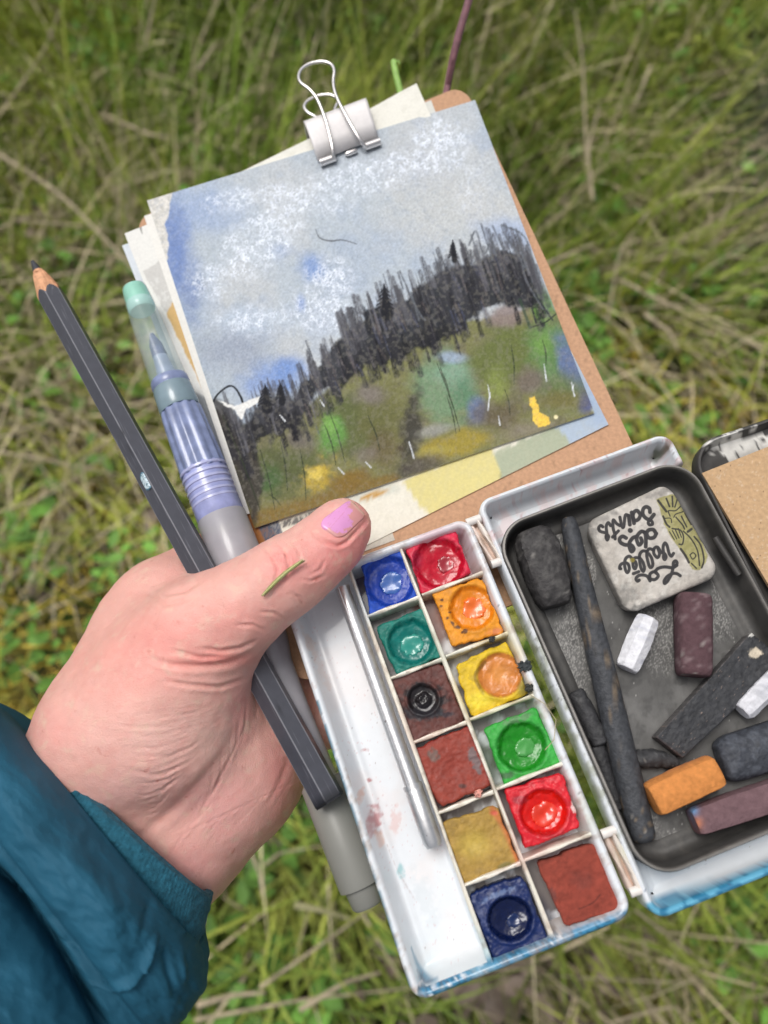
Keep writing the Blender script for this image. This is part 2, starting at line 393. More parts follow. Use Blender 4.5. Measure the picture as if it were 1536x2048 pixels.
def region(u, v):
    """what grows where: returns straw, moss, dark, litter and stone-grey weights"""
    b = lambda x, y, rx, ry: np.exp(-(((u-x)/rx)**2+((v-y)/ry)**2))
    n1 = fbm(u/150, v/150, s=21); n2 = fbm(u/90+5, v/90, s=31)
    straw = .14+.95*b(150, 700, 260, 330)+.5*b(520, 300, 170, 200)+.6*b(1250, 380, 230, 260)+.5*b(80, 330, 160, 260)+.4*b(1350, 620, 200, 200)+.35*b(1330, 1950, 300, 120)
    moss = 1.9*b(60, 1280, 220, 170)+.8*b(1480, 870, 260, 120)+.8*b(500, 1150, 400, 60)+.3*b(1250, 700, 200, 200)+.3*b(150, 850, 200, 200)
    dark = .9*b(1000, 240, 130, 260)+.8*b(560, 1700, 140, 160)+.7*b(1150, 1500, 200, 300)+.5*b(480, 60, 300, 100)+.4*b(900, 80, 200, 120)+.4*b(1100,450,90,200)
    litter = 1.2*b(1030, 1990, 200, 110)+.7*b(1250, 2040, 200, 100)
    grey = 1.8*b(1530, 320, 120, 170)
    return straw*(.4+1.2*n1), moss*(.5+n2), dark*(.8+1.0*n1), litter, grey

def blades(name, N, hgt, wid, lean, palette, seed, box, seg=4, up=1., curve=.6, keep=None, radial=0.):
    r = np.random.default_rng(seed); x = r.uniform(box[0], box[1], N); y = r.uniform(box[2], box[3], N); z = gh(x, y)
    u, v = PX(np.stack([x, y, z+.04], -1)); reg = region(u, v)
    if keep is not None:
        k = r.random(N) < keep(u, v, reg, x, y); x, y, z, u, v = x[k], y[k], z[k], u[k], v[k]; reg = [q[k] for q in reg]; N = len(x)
    H = hgt[0]+(hgt[1]-hgt[0])*r.random(N)**1.6; Wd = wid[0]+(wid[1]-wid[0])*r.random(N)
    az = r.uniform(0, 2*math.pi, N)+0*x; ln = lean[0]+(lean[1]-lean[0])*r.random(N)
    # neighbouring blades lean alike
    az = np.where(r.random(N) < .6, 2*math.pi*fbm(x*3, y*3, s=5)*1.5+r.normal(0, .6, N), az)
    dx, dy = np.cos(az), np.sin(az); wa = az+math.pi/2+r.normal(0, .7, N); wx, wy = np.cos(wa), np.sin(wa)
    t = np.linspace(0, 1, seg+1); V = np.zeros((N, seg+1, 2, 3))
    for i, q in enumerate(t):
        a_ = ln+curve*q*r.uniform(.5, 1.3, N) if i == 0 else a_
        bend = ln+curve*q*(.5+.8*_h(np.arange(N), np.zeros(N), np.zeros(N), seed)); s = H*q
        px = x+dx*s*np.sin(bend); py = y+dy*s*np.sin(bend); pz = z+s*np.cos(bend)*up+.002
        hw = Wd*.5*(1-q**1.6*.93)*(.7+.3*min(1, q*4))
        for e, sg in enumerate((-1, 1)): V[:, i, e] = np.stack([px+sg*wx*hw, py+sg*wy*hw, pz], -1)
    base = np.arange(N)[:, None]*(2*(seg+1)); F = []
    for i in range(seg):
        o = 2*i; F.append(np.stack([base[:, 0]+o, base[:, 0]+o+1, base[:, 0]+o+3, base[:, 0]+o+2], -1))
    F = np.concatenate(F); col = palette(r, N, u, v, reg, x, y)           # N,3
    cc = np.repeat(col[:, None, None, :], seg+1, 1).repeat(2, 2)
    return V.reshape(-1, 3), F, cc.reshape(-1, 3)
def fastmesh(name, V, F, col, m):
    me = bpy.data.meshes.new(name); n = F.shape[1]
    me.vertices.add(len(V)); me.vertices.foreach_set('co', V.astype(np.float32).ravel())
    me.loops.add(F.size); me.loops.foreach_set('vertex_index', F.astype(np.int32).ravel())
    me.polygons.add(len(F)); me.polygons.foreach_set('loop_start', np.arange(len(F), dtype=np.int32)*n)
    me.polygons.foreach_set('use_smooth', np.ones(len(F), bool)); me.update(calc_edges=True)
    a = me.color_attributes.new('Col', 'FLOAT_COLOR', 'POINT'); cc = np.ones((len(V), 4), np.float32); cc[:, :3] = col; a.data.foreach_set('color', cc.ravel())
    me.materials.append(m); o = bpy.data.objects.new(name, me); C.objects.link(o); return o
BOX = (-.95, .95, -.85, 1.35)
G1, G2, G3, ST, MO = np.array([.205, .295, .042]), np.array([.42, .46, .09]), np.array([.09, .18, .026]), np.array([.74, .64, .42]), np.array([.62, .46, .07])
def pal_green(r, N, u, v, reg, x, y):
    straw, moss, dark, litter, grey = reg; t = r.random(N)[:, None]; n = sstep(.3, .7, fbm(x*9, y*9, s=8))[:, None]; n3 = sstep(.25, .75, fbm(x*26, y*26, o=2, s=9))[:, None]
    c = G1*(1-n)+G2*n; c = c*(1-.55*(t > .7))+G3*.55*(t > .7)
    c = c*(1-np.clip(dark, 0, 1)[:, None]*.45)
    mm = np.clip(moss, 0, 1)[:, None]*(r.random(N)[:, None] < .75); c = c*(1-mm*.8)+MO*mm*.8
    gg = np.clip(grey, 0, 1)[:, None]; c = c*(1-gg*.8)+np.array([.13, .125, .12])*gg*.8
    ll = np.clip(litter, 0, 1)[:, None]*.7; c = c*(1-ll)+np.array([.12, .10, .05])*ll
    return c*(.5+.6*r.random(N)[:, None]+.55*n3)
def pal_straw(r, N, u, v, reg, x, y):
    return (ST*(1-.5*r.random(N)[:, None])+np.array([.03, .0, -.01])*r.random(N)[:, None])*(.6+.6*r.random(N)[:, None])
parts = [blades('', 52000, (.03, .14), (.0022, .0060), (.1, .9), pal_green, 1, BOX, keep=lambda u, v, g_, x, y: np.clip(.95-g_[3]*.55-.5*g_[4]-.75*g_[1], .08, 1)),
         blades('', 20000, (.10, .28), (.002, .0050), (.02, .22), pal_green, 2, BOX, curve=.35, keep=lambda u, v, g_, x, y: (v < 620)*.9*(1-.6*np.clip(g_[0], 0, 1))+.10)]
V = np.concatenate([p[0] for p in parts]); F = np.concatenate([parts[0][1], parts[1][1]+len(parts[0][0])]); cc = np.concatenate([p[2] for p in parts])
tag(fastmesh('grass', V, F, cc, leafm), 'mixed green meadow grass growing all over the ground', 'grass', kind='stuff')
V, F, cc = blades('', 44000, (.05, .26), (.0012, .0046), (.15, 1.5), pal_straw, 3, BOX, curve=.35, keep=lambda u, v, g_, x, y: np.clip(g_[0]*.95-.15*g_[1], .04, 1))
tag(fastmesh('dry_grass', V, F, cc, leafm), 'thin dead straw blades tangled through the green grass', 'dry grass', kind='stuff')

# small herb leaves in clumps
def leaflets(name, ncl, per, size, spread, zr, palette, seed, keep):
    r = np.random.default_rng(seed); cx = r.uniform(BOX[0], BOX[1], ncl); cy = r.uniform(BOX[2], BOX[3], ncl)
    u, v = PX(np.stack([cx, cy, gh(cx, cy)+.05], -1)); k = r.random(ncl) < keep(u, v, region(u, v)); cx, cy = cx[k], cy[k]; n = len(cx)
    x = np.repeat(cx, per)+r.normal(0, spread, n*per); y = np.repeat(cy, per)+r.normal(0, spread, n*per); z = gh(x, y)+r.uniform(zr[0], zr[1], n*per); N = len(x)
    a = r.uniform(0, 2*math.pi, N); s = size[0]+(size[1]-size[0])*r.random(N); dx, dy = np.cos(a), np.sin(a); dz = r.normal(0, .35, N); ux, uy = -dy, dx; uz = r.normal(0, .35, N)
    shp = [(-.5, 0, 0), (-.15, .27, .1), (.25, .22, .08), (.5, 0, -.05), (.25, -.22, .08), (-.15, -.27, .1)]
    V = np.stack([np.stack([x+s*(p*dx+q*ux), y+s*(p*dy+q*uy), z+s*(p*dz+q*uz+h)], -1) for p, q, h in shp], 1)
    b = np.arange(N)[:, None]*6; F = np.concatenate([b+np.array([0, 1, 2, 3]), b+np.array([0, 3, 4, 5])])
    u, v = PX(np.stack([x, y, z], -1)); c = palette(r, N, u, v, region(u, v), x, y)
    tone = np.repeat(.7+.6*r.random(n), per)[:, None]
    return V.reshape(-1, 3), F, np.repeat(c*tone, 6, 0)
V, F, cc = leaflets('', 1900, 14, (.008, .026), .018, (.005, .055), lambda r, N, u, v, g_, x, y: np.array([.15, .31, .055])*(.6+.7*r.random(N)[:, None])*(1-.3*np.clip(g_[2], 0, 1)[:, None]), 11,
    lambda u, v, g_: .25+.6*np.exp(-((u-1200)/220)**2-((v-580)/160)**2)+.8*(v > 1500)*(u < 900)+.3*(u < 500)*(v > 850)-.5*g_[3])
tag(fastmesh('meadow_herbs', V, F, cc, leafm), 'small leafy green herbs clumped low between the grass', 'herbs', kind='stuff')
V, F, cc = leaflets('', 2400, 10, (.012, .04), .04, (.0, .03), lambda r, N, u, v, g_, x, y: np.array([.26, .20, .155])*(.4+.9*r.random(N)[:, None]), 12,
    lambda u, v, g_: np.clip(g_[3]*1.2, 0, 1)+.03)
tag(fastmesh('leaf_litter', V, F, cc, leafm), 'brown dead leaves lying on bare soil among grass', 'dead leaves', kind='stuff')
V, F, cc = leaflets('', 7500, 18, (.0025, .007), .016, (.0, .03), lambda r, N, u, v, g_, x, y: np.array([.58, .42, .07])*(.5+.8*r.random(N)[:, None]), 13,
    lambda u, v, g_: np.clip(g_[1]*1.0, 0, 1))
tag(fastmesh('moss', V, F, cc, leafm), 'yellow green moss cushioning the ground beneath the grass', 'moss', kind='stuff')

# single dry stalks one can point at
strawm = mat('dry_stalk', (.40, .33, .225), .7, 90, .4, 300, .3, .002, .3)
def stalk(pts, hz, wpx, label, name='dry_stalk', cat='dry stalk', m=None, grp='dry stalks lying across the meadow'):
    P3 = [W(u, v, GZ+h) for (u, v), h in zip(pts, hz)]; P3 = np.array(P3); t = np.linspace(0, 1, len(P3)); tt = np.linspace(0, 1, 14)
    Q = np.stack([np.interp(tt, t, P3[:, i]) for i in range(3)], -1); Q[1:-1] = .5*Q[1:-1]+.25*(Q[:-2]+Q[2:])
    dp = depth(pts[0][0], pts[0][1], GZ+hz[0]); o = tube(name, Q, (wpx/2*.95*dp/FP)*np.linspace(1, .45, 14), 6, m or strawm, None); tag(o, label, cat, grp); return o
S_ = [([(-40, 285), (120, 385), (260, 530), (330, 620)], (.13, .14, .12, .1), 9, 'long straw stalk running down right from the left edge, above the pencil'),
 ([(-30, 470), (60, 430), (150, 430)], (.08, .09, .08), 7, 'short pale stalk lying level at the far left edge'),
 ([(20, 440), (150, 450), (250, 465)], (.1, .11, .1), 6, 'flat straw stalk ending at the paper stack corner'),
 ([(-20, 260), (90, 100), (120, 20)], (.1, .13, .15), 6, 'upright straw stalk in the upper left corner'),
 ([(290, 90), (310, 0), (320, -60)], (.12, .15, .18), 7, 'straight pale stalk rising at the top left'),
 ([(-30, 570), (130, 550), (300, 500)], (.08, .1, .1), 6, 'straw stalk crossing just above the pencil tip'),
 ([(-20, 730), (60, 700), (150, 640)], (.07, .09, .08), 7, 'straw stalk left of the pencil wood tip'),
 ([(-20, 820), (110, 770), (220, 700)], (.09, .1, .1), 6, 'straw stalk crossing behind the upper pencil shaft'),
 ([(-30, 900), (90, 920), (240, 950)], (.09, .1, .08), 7, 'straw stalk left of the white oval on the pencil'),
 ([(-20, 1030), (100, 990), (260, 880)], (.07, .09, .1), 6, 'straw stalk rising toward the middle of the pencil'),
 ([(210, 230), (300, 270), (340, 275)], (.09, .1, .1), 9, 'short thick straw piece below the top left corner'),
 ([(395, 140), (430, 90), (440, 80)], (.12, .13, .14), 9, 'short tilted straw piece left of the binder clip'),
 ([(1290, 628), (1340, 665), (1356, 700)], (.12, .12, .11), 11, 'short curved pale stalk right of the sketch board'),
 ([(1240, 560), (1400, 640), (1560, 715)], (.08, .09, .09), 9, 'long straw stalk descending to the right edge'),
 ([(1090, 530), (1180, 490), (1190, 488)], (.1, .11, .11), 9, 'short straw stalk just right of the painted sheet'),
 ([(1215, 640), (1240, 500), (1300, 420)], (.08, .12, .14), 6, 'upright straw stalk in the grass right of the board'),
 ([(1175, 340), (1165, 120), (1150, 20)], (.1, .15, .18), 7, 'tall pale stalk in the grass at the top right'),
 ([(1270, 210), (1300, 135), (1302, 130)], (.14, .15, .15), 8, 'short thick straw piece near the top right herbs'),
 ([(1185, 400), (1175, 300), (1200, 210)], (.11, .13, .15), 9, 'pinkish upright straw bundle stem beside the painting corner'),
 ([(395, 2010), (470, 1990), (530, 1985)], (.1, .1, .1), 14, 'broad pale stalk beside the jacket cuff at the bottom'),
 ([(520, 1975), (620, 1905), (745, 1815)], (.1, .11, .1), 9, 'long dry stalk rising to the white cap of the water brush'),
 ([(600, 2020), (690, 1965), (760, 1945)], (.11, .11, .1), 13, 'thick dry stalk left of the paint box lower corner'),
 ([(390, 2040), (600, 2000), (830, 1975)], (.07, .08, .07), 9, 'long low stalk along the bottom behind the box corner'),
 ([(500, 1700), (520, 1750), (525, 1795)], (.1, .1, .1), 8, 'short grey stalk under the palm edge'),
 ([(530, 1730), (560, 1705), (660, 1690)], (.08, .09, .08), 6, 'bent grey stalk between the palm and the water brush'),
 ([(1210, 2048), (1350, 2010), (1400, 2060)], (.07, .08, .06), 7, 'bent stalk in the bottom right corner'),
 ([(1270, 1820), (1400, 1920), (1450, 1950)], (.08, .08, .07), 6, 'thin stalk below the lid of the paint box'),
 ([(1285, 1880), (1310, 1960), (1350, 2040)], (.07, .07, .06), 5, 'thin upright twig below the lid hinge')]
for a in S_: stalk(*a)
seedm = mat('seed_head', (.33, .31, .16), .7, 400, .3)
o = stalk([(590, 1810), (640, 1820), (700, 1838)], (.13, .13, .12), 16, 'plump green straw seed head left of the white brush cap', 'seed_head', 'seed head', seedm, None)

# two cut plant stems tucked behind the board
pst = mat('purple_stem', (.20, .085, .10), .6, 500, .25, 900, .3, .0003, sheen=.3)
Q = [W(945, -70, .0), W(938, 0, -.004), W(920, 60, -.008), W(905, 120, -.012), W(895, 172, -.0195), W(885, 230, -.0200), W(870, 330, -.0200), W(850, 430, -.0200)]
Q = np.array(Q); r0 = 8.5*.255/FP
st = tube('plant_stem', Q, np.linspace(r0*1.05, r0*.9, len(Q)), 14, pst); tag(st, 'purple brown hairy stem rising behind the top right corner of the board', 'plant stem')
gst = mat('green_stem', (.30, .50, .12), .5, 500, .15, 900, .2, .0003)
Q = np.array([W(787, 122, -.016), W(792, 150, -.017), W(801, 185, -.0195), (W(806, 215, -.0205)), W(815, 280, -.0205), W(820, 340, -.0205)])
st = tube('plant_stem', Q, 1.25*np.array([6.0, 6.3, 6.6, 6.6, 6, 5.5])*.25/FP, 14, gst); tag(st, 'bright green cut stem poking up behind the white paper', 'plant stem')
fl = [tube('stem_fibre', [W(790, 126, -.0155), W(797, 121, -.015), W(800, 128, -.015)], [.0004, .0003, .0002], 6, gst, st)]

# ================================================================== BOARD AND PAPERS
kraft = mat('kraft_board', (1, 1, 1), .85, 900, .12, 1500, .35, .0002, .15, vc=True)
paperm = mat('paper', (1, 1, 1), .85, 1200, .05, 1100, .5, .00022, .15, vc=True)
KR = lin(190, 150, 120)
def dots(cv, k=0): cv.mix((fbm(cv.u/3, cv.v/3, o=2, s=5) > .78)*.4, KR*.5)
bz = -.0148
bl = [(268, 440), (928, 170), (1358, 1087), (588, 1370)]
sheet('sketch_board', bl, bz, .0022, (120, 150), kraft, dots, base=KR, round_=.09, curl=lambda S, T: .0002*np.sin(S*3))
tag(bpy.data.objects['sketch_board'], 'brown kraft sketchbook board with rounded corners under the papers', 'sketchbook')
o = sheet('paper_sheet', [(500, 480), (925, 250), (1252, 875), (800, 1150)], bz-.0024, .0005, (10, 10), paperm, base=lin(232, 228, 218)); tag(o, 'white card backing just showing below the board right edge', 'paper sheet')
bpy.data.objects['paper_sheet'].location.z = 0
def p_low(cv):
    cv.poly([(1060, 980), (1150, 700), (1300, 800), (1260, 900), (1165, 905)], lin(170, 184, 200), 1, 2, 3)
    cv.poly([(980, 910), (1110, 850), (1158, 905), (1010, 985)], lin(168, 175, 152), 1, 2, 4, seed=2)
    cv.poly([(805, 965), (975, 880), (1002, 940), (1000, 975), (860, 1035)], lin(214, 203, 140), 1, 1.5, 6, seed=3)
    cv.poly([(660, 1000), (760, 965), (800, 972), (800, 985), (690, 1012)], lin(196, 200, 190), .6, 3, 4)
    cv.blob(745, 990, 34, 7, lin(190, 140, 50), .9, .4, -14, .6, 8)
    cv.stroke([(1000, 935), (1003, 960), (1030, 985)], 2, lin(150, 150, 110), .5)
    cv.blob(1200, 800, 60, 60, lin(150, 170, 200), .5)
    cv.mix(.12*(fbm(cv.u/7, cv.v/7, s=4) > .55), lin(190, 185, 160))
PZ = bz+.0003
o = sheet('paper_sheet', [(560, 560), (1003, 430), (1217, 849), (690, 1112)], PZ+.0004, .0003, (90, 90), paperm, p_low, base=lin(226, 222, 208)); tag(o, 'paper strip with pale blue, grey green and yellow washes showing under the painting', 'paper sheet')
def p_left(cv):
    cv.stroke([(500, 1050), (530, 1090), (560, 1150)], 60, lin(168, 112, 66), 1, .1)
    cv.stroke([(535, 1045), (575, 1125)], 42, lin(88, 94, 108), 1, .1, .3)
    cv.poly([(555, 1030), (640, 1010), (660, 1060), (600, 1110), (575, 1095)], lin(224, 218, 202), 1, 1.5, 2)
    cv.stroke([(568, 1048), (610, 1036), (640, 1022)], 14, lin(112, 108, 104), 1, .2, .6)
    cv.mix((fbm(cv.u/4, cv.v/4, s=9) > .6)*.15, lin(120, 120, 120))
o = sheet('paper_sheet', [(440, 900), (700, 830), (790, 1080), (520, 1180)], PZ+.0001, .0003, (90, 90), paperm, p_left, base=lin(205, 198, 185)); tag(o, 'paper corner with brown and slate strips between the brush and the thumb', 'paper sheet')
def p_top(cv): cv.mix(.35*sstep(.5, .7, fbm(cv.u/9, cv.v/9, s=2)), lin(205, 203, 190))
o = sheet('paper_sheet', [(465, 352), (833, 172), (905, 330), (560, 520)], PZ+.0006, .0003, (40, 40), paperm, p_top, base=lin(228, 226, 216), curl=lambda S, T: .0012*sstep(.7, 1, S)*(1-T)); tag(o, 'cream paper with its curled corner sticking up right of the binder clip', 'paper sheet')
o = sheet('paper_sheet', [(560, 330), (862, 200), (900, 300), (600, 430)], PZ+.0002, .0003, (20, 20), paperm, p_top, base=lin(212, 212, 206)); tag(o, 'pale paper corner between the cream sheet and the board', 'paper sheet')
o = sheet('paper_sheet', [(244, 491), (420, 425), (560, 900), (420, 930)], PZ+.0001, .0003, (40, 60), paperm, lambda cv: cv.blob(330, 620, 60, 120, lin(150, 160, 170), .6), base=lin(206, 212, 218)); tag(o, 'lowest grey blue paper edge behind the clear brush cap', 'paper sheet')
def p_2(cv):
    cv.poly([(285, 545), (345, 500), (420, 640), (340, 640)], lin(198, 196, 192), 1, 1, 3)
    cv.mix((fbm(cv.u/6, cv.v/6, s=9) > .56)*.4*(cv.v > 555), lin(225, 225, 222))
    cv.poly([(333, 627), (352, 590), (440, 800), (480, 960), (415, 800)], lin(205, 172, 118), 1, 1.5, 3)
    cv.stroke([(281, 455), (284, 466)], 3, lin(80, 75, 70), .8)
    cv.poly([(380, 780), (425, 800), (560, 1080), (520, 1080)], lin(120, 125, 130), .8, 4)
o = sheet('paper_sheet', [(249, 467), (430, 395), (620, 1000), (470, 1030)], PZ+.0006, .0003, (90, 200), paperm, p_2, base=lin(224, 223, 218)); tag(o, 'white paper with grey and gold paint on the left of the stack', 'paper sheet')
o = sheet('paper_sheet', [(288, 432), (430, 385), (620, 990), (488, 1030)], PZ+.0009, .0003, (10, 10), paperm, base=lin(226, 224, 218)); tag(o, 'plain white paper edge directly under the painted sheet', 'paper sheet')

def painting(cv):
    u, v = cv.u, cv.v; cv.c[:] = lin(176, 185, 193)
    n = fbm(u/120, v/120, s=40); cv.mix(sstep(.45, .7, n)*.6, lin(190, 192, 192)); cv.mix(sstep(.5, .75, fbm(u/70, v/70, s=44))*.5, lin(158, 172, 192))
    cv.blob(900, 420, 180, 110, lin(192, 193, 190), .7, .8); cv.blob(1020, 470, 90, 40, lin(160, 176, 204), .8, .9, 10)
    cv.blob(400, 420, 110, 60, lin(150, 168, 200), .7, .9); cv.blob(350, 500, 45, 150, lin(112, 134, 182), .95, .9, -10, .3); cv.blob(385, 590, 30, 60, lin(108, 128, 172), .6, .9)
    cv.blob(470, 700, 110, 60, lin(150, 158, 172), .8, .9); cv.blob(570, 745, 60, 42, lin(112, 142, 196), .95, .9); cv.blob(520, 770, 50, 30, lin(126, 150, 198), .7, .9); cv.blob(660, 640, 80, 40, lin(176, 186, 200), .7, .9)
    cv.blob(622, 537, 34, 34, lin(110, 140, 192), .85, .9); cv.blob(602, 605, 12, 22, lin(112, 140, 196), .8, .8); cv.blob(560, 500, 30, 20, lin(140, 160, 196), .5, .9)
    cv.blob(500, 640, 60, 30, lin(176, 190, 205), .5); cv.blob(820, 330, 140, 60, lin(182, 186, 190), .6, .9)
    # bare paper at the upper left
    cv.poly([(280, 390), (346, 385), (338, 420), (330, 450), (338, 490), (330, 540), (300, 520)], lin(214, 211, 204), 1, 1.5, 4); cv.mix((u < 345)*(v < 500)*(fbm(u/5, v/5, s=3) > .52)*.35*(cv.c[:, 0] > .55), lin(165, 165, 160))
    # white crayon scribble
    R_ = lambda x, y, rx, ry, r_: np.exp(-((((u-x)*math.cos(r_)+(v-y)*math.sin(r_))/rx)**2+((-(u-x)*math.sin(r_)+(v-y)*math.cos(r_))/ry)**2)**1.2)
    reg = np.maximum.reduce([R_(520, 480, 110, 60, -.7), R_(740, 350, 180, 40, -.25), R_(880, 290, 60, 60, -.6)*1.05, R_(600, 400, 130, 35, .1)*.85, R_(660, 560, 60, 60, 0)*.8, R_(420, 560, 60, 50, 0)*.7, R_(520, 640, 120, 40, -.1)*.65, R_(640, 620, 70, 50, 0)*.9, R_(470, 400, 90, 30, -.2)*.7, R_(950, 380, 60, 80, 0)*.45])
    q = fbm(u/13, v/13, s=50); rid = np.zeros(len(u))
    for (an, s1, s2, sd_) in ((.9, 9., 4.2, 51), (-.7, 9., 4.4, 52), (1.6, 8., 4.0, 53), (.1, 8., 4.4, 55)):
        c_, s_ = math.cos(an), math.sin(an); nz = noise((u*c_+v*s_)/s1+3*q, (-u*s_+v*c_)/s2+2*q, s=sd_); rid = np.maximum(rid, 1-abs(nz-.5)*9)
    rid = np.clip(rid, 0, 1); cl = sstep(.42, .60, fbm(u/9, v/9, o=2, s=57))
    cv.mix(rid*sstep(.22, .8, reg*(.55+.95*fbm(u/18, v/18, s=54)))*(.35+.65*cl), lin(232, 238, 248))
    cv.mix(rid*cl*(v < 760)*.12, lin(216, 222, 232)); cv.mix(sstep(.55, .75, fbm(u/5, v/5, s=58))*.25*(v < 800), lin(140, 152, 172))
    # ground washes below the wood
    low = [(415, 815), (480, 850), (560, 840), (640, 790), (740, 720), (850, 660), (960, 640), (1040, 620), (1085, 590), (1130, 640), (1200, 840), (505, 1070)]
    cv.poly(low, lin(116, 116, 78), 1, 6, 10, 20)
    cv.mix((v > 640)*sstep(.5, .62, fbm(u/28, v/28, s=60))*.35*(cv.c[:, 2] < .12), lin(92, 84, 84))
    B = cv.blob
    B(700, 850, 90, 75, lin(88, 96, 60), .9, .5, -25); B(760, 830, 60, 80, lin(98, 98, 62), .8, .6); B(560, 940, 90, 60, lin(78, 86, 56), .8, .6)
    B(890, 775, 78, 82, lin(112, 136, 106), 1, .45, 0, .25); B(910, 745, 50, 38, lin(122, 152, 132), .8, .8); B(930, 790, 34, 50, lin(82, 118, 92), .7, .8); B(955, 820, 26, 34, lin(100, 112, 148), .85, .7); B(905, 715, 40, 14, lin(150, 162, 190), .7, .7)
    B(1120, 740, 70, 90, lin(100, 126, 92), .8, .6); B(1000, 690, 60, 30, lin(140, 126, 120), .8, .6)
    B(1010, 715, 85, 75, lin(98, 106, 62), 1, .4, -20, .25); B(995, 780, 28, 50, lin(128, 140, 76), .7, .8); B(1100, 700, 55, 70, lin(92, 124, 76), .9, .6); B(1085, 690, 25, 30, lin(110, 146, 72), .6, .8)
    B(1085, 608, 30, 44, lin(96, 128, 82), 1, .6, -15); B(1079, 612, 16, 32, lin(124, 172, 70), .95, .7, -15)
    B(1140, 730, 30, 70, lin(96, 108, 150), .85, .7, -20, .4); B(1172, 800, 22, 30, lin(78, 88, 134), .9, .6); B(1120, 780, 60, 40, lin(96, 108, 70), .8, .7); B(1120, 800, 70, 26, lin(110, 100, 60), .7, .7)
    B(664, 868, 32, 46, lin(96, 138, 72), 1, .6, 15); B(660, 850, 18, 26, lin(120, 162, 84), .7, .8); B(540, 960, 34, 34, lin(70, 96, 60), .8, .8)
    B(905, 890, 86, 28, lin(146, 132, 62), 1, .5, -14, .4); B(860, 905, 50, 12, lin(160, 150, 80), .6, .6, -10); B(860, 862, 50, 16, lin(148, 148, 146), .7, .7, -10)
    B(640, 950, 48, 28, lin(172, 150, 66), .95, .7, -25, .7, 14); B(630, 945, 22, 14, lin(206, 184, 92), .8, .7, 0, .8, 9); B(700, 960, 60, 22, lin(122, 98, 48), .9, .7, -15)
    cv.stroke([(500, 1050), (600, 1018), (700, 985), (790, 955)], [50, 40, 34, 18], lin(122, 98, 52), .85, .6, .3)
    B(820, 870, 24, 110, lin(64, 62, 58), .9, .7, 8, .5, 14); B(770, 900, 40, 50, lin(92, 78, 60), .6, .8); B(840, 930, 60, 24, lin(80, 74, 70), .8, .7, -15); B(730, 910, 30, 20, lin(120, 108, 110), .5, .8)
    B(1060, 760, 46, 34, lin(108, 96, 92), .8, .6); B(1000, 830, 60, 40, lin(92, 82, 66), .8, .7); B(1050, 860, 70, 22, lin(130, 120, 112), .6, .8, -15); B(1010, 630, 50, 26, lin(130, 116, 112), .9, .6, -10); B(740, 790, 40, 26, lin(120, 112, 108), .8, .8); B(600, 880, 40, 30, lin(104, 96, 98), .6, .8)
    # dark wood
    D = lin(38, 39, 44)
    top = [(430, 800), (480, 850), (515, 800), (545, 775), (575, 790), (600, 755), (640, 712), (680, 650), (735, 605), (775, 580), (800, 590), (850, 545), (900, 515), (950, 505), (1000, 482), (1040, 490), (1065, 545), (1080, 590)]
    bot = [(430, 930), (480, 960), (520, 900), (560, 890), (600, 870), (640, 800), (680, 800), (735, 750), (780, 750), (830, 725), (880, 705), (920, 690), (960, 645), (1000, 630), (1040, 640), (1062, 640)]
    cv.poly([(x, y+20) for x, y in top]+[(x, y-24) for x, y in bot[::-1]], D, .96, 5, 12, 16, seed=8)
    cv.poly([(420, 800), (455, 800), (500, 880), (530, 960), (510, 1050), (480, 980)], lin(66, 62, 60), .9, 6, 6)
    rr = np.random.default_rng(5); tx = [p[0] for p in top]; ty = [p[1] for p in top]; bx = [p[0] for p in bot]; by = [p[1] for p in bot]
    for k in range(330):
        x = rr.uniform(440, 1078); y0 = np.interp(x, tx, ty); y1 = np.interp(x, bx, by); a = rr.uniform(y0-14, y1-30) if rr.random() < .6 else y0-rr.uniform(0, 38); L = rr.uniform(30, 90); b = max(a+14, min(a+L, y1+rr.uniform(-30, 22)))
        s = 0; g_ = rr.uniform(30, 56) if a > y0 else rr.uniform(60, 100); cv.stroke([(x+s*(y0-a)*-1*0+s*0, a), (x+.30*(b-a), b)], ([rr.uniform(4, 9), rr.uniform(9, 16)] if k < 240 else [2, rr.uniform(3, 6)]), lin(g_, g_, g_+5), rr.uniform(.6, .95), .45, .35, k)
    for k in range(110):
        x = rr.uniform(600, 1060); y0 = np.interp(x, tx, ty); a = rr.uniform(y0+12, y0+110); cv.stroke([(x, a), (x+14, a+rr.uniform(20, 46))], rr.uniform(2, 5), lin(*rr.choice([[96, 92, 98], [110, 100, 98], [84, 88, 112], [78, 78, 84]])), .38, .5, .6, k)
    def tree(x, y, h, w_):
        cv.stroke([(x, y), (x+.1*h, y+h)], [2, w_], D, 1, .3)
        for q in range(5): yy = y+h*(.2+.14*q); cv.stroke([(x-w_*(.25+.1*q), yy+5), (x+.1*h*.3, yy-3), (x+w_*(.35+.1*q), yy+4)], 3.5, D, .9, .5)
    tree(768, 568, 60, 26); tree(530, 768, 50, 22); tree(560, 765, 40, 14); tree(905, 480, 40, 12)
    for pts in [[(962, 448), (985, 520)], [(978, 458), (992, 512)], [(942, 470), (960, 520)], [(1003, 450), (1010, 470), (1042, 520), (1052, 560), (1086, 618)], [(1003, 450), (1050, 475), (1075, 555)], [(1032, 458), (1052, 535)], [(985, 452), (1008, 500)], [(938, 490), (952, 462), (968, 508), (985, 470)], [(800, 543), (835, 620), (850, 640)], [(796, 545), (806, 578)], [(612, 682), (622, 712), (614, 700)], [(822, 585), (838, 640)]]:
        cv.stroke(pts, 4.2, lin(92, 96, 102), .85, .5, .35)
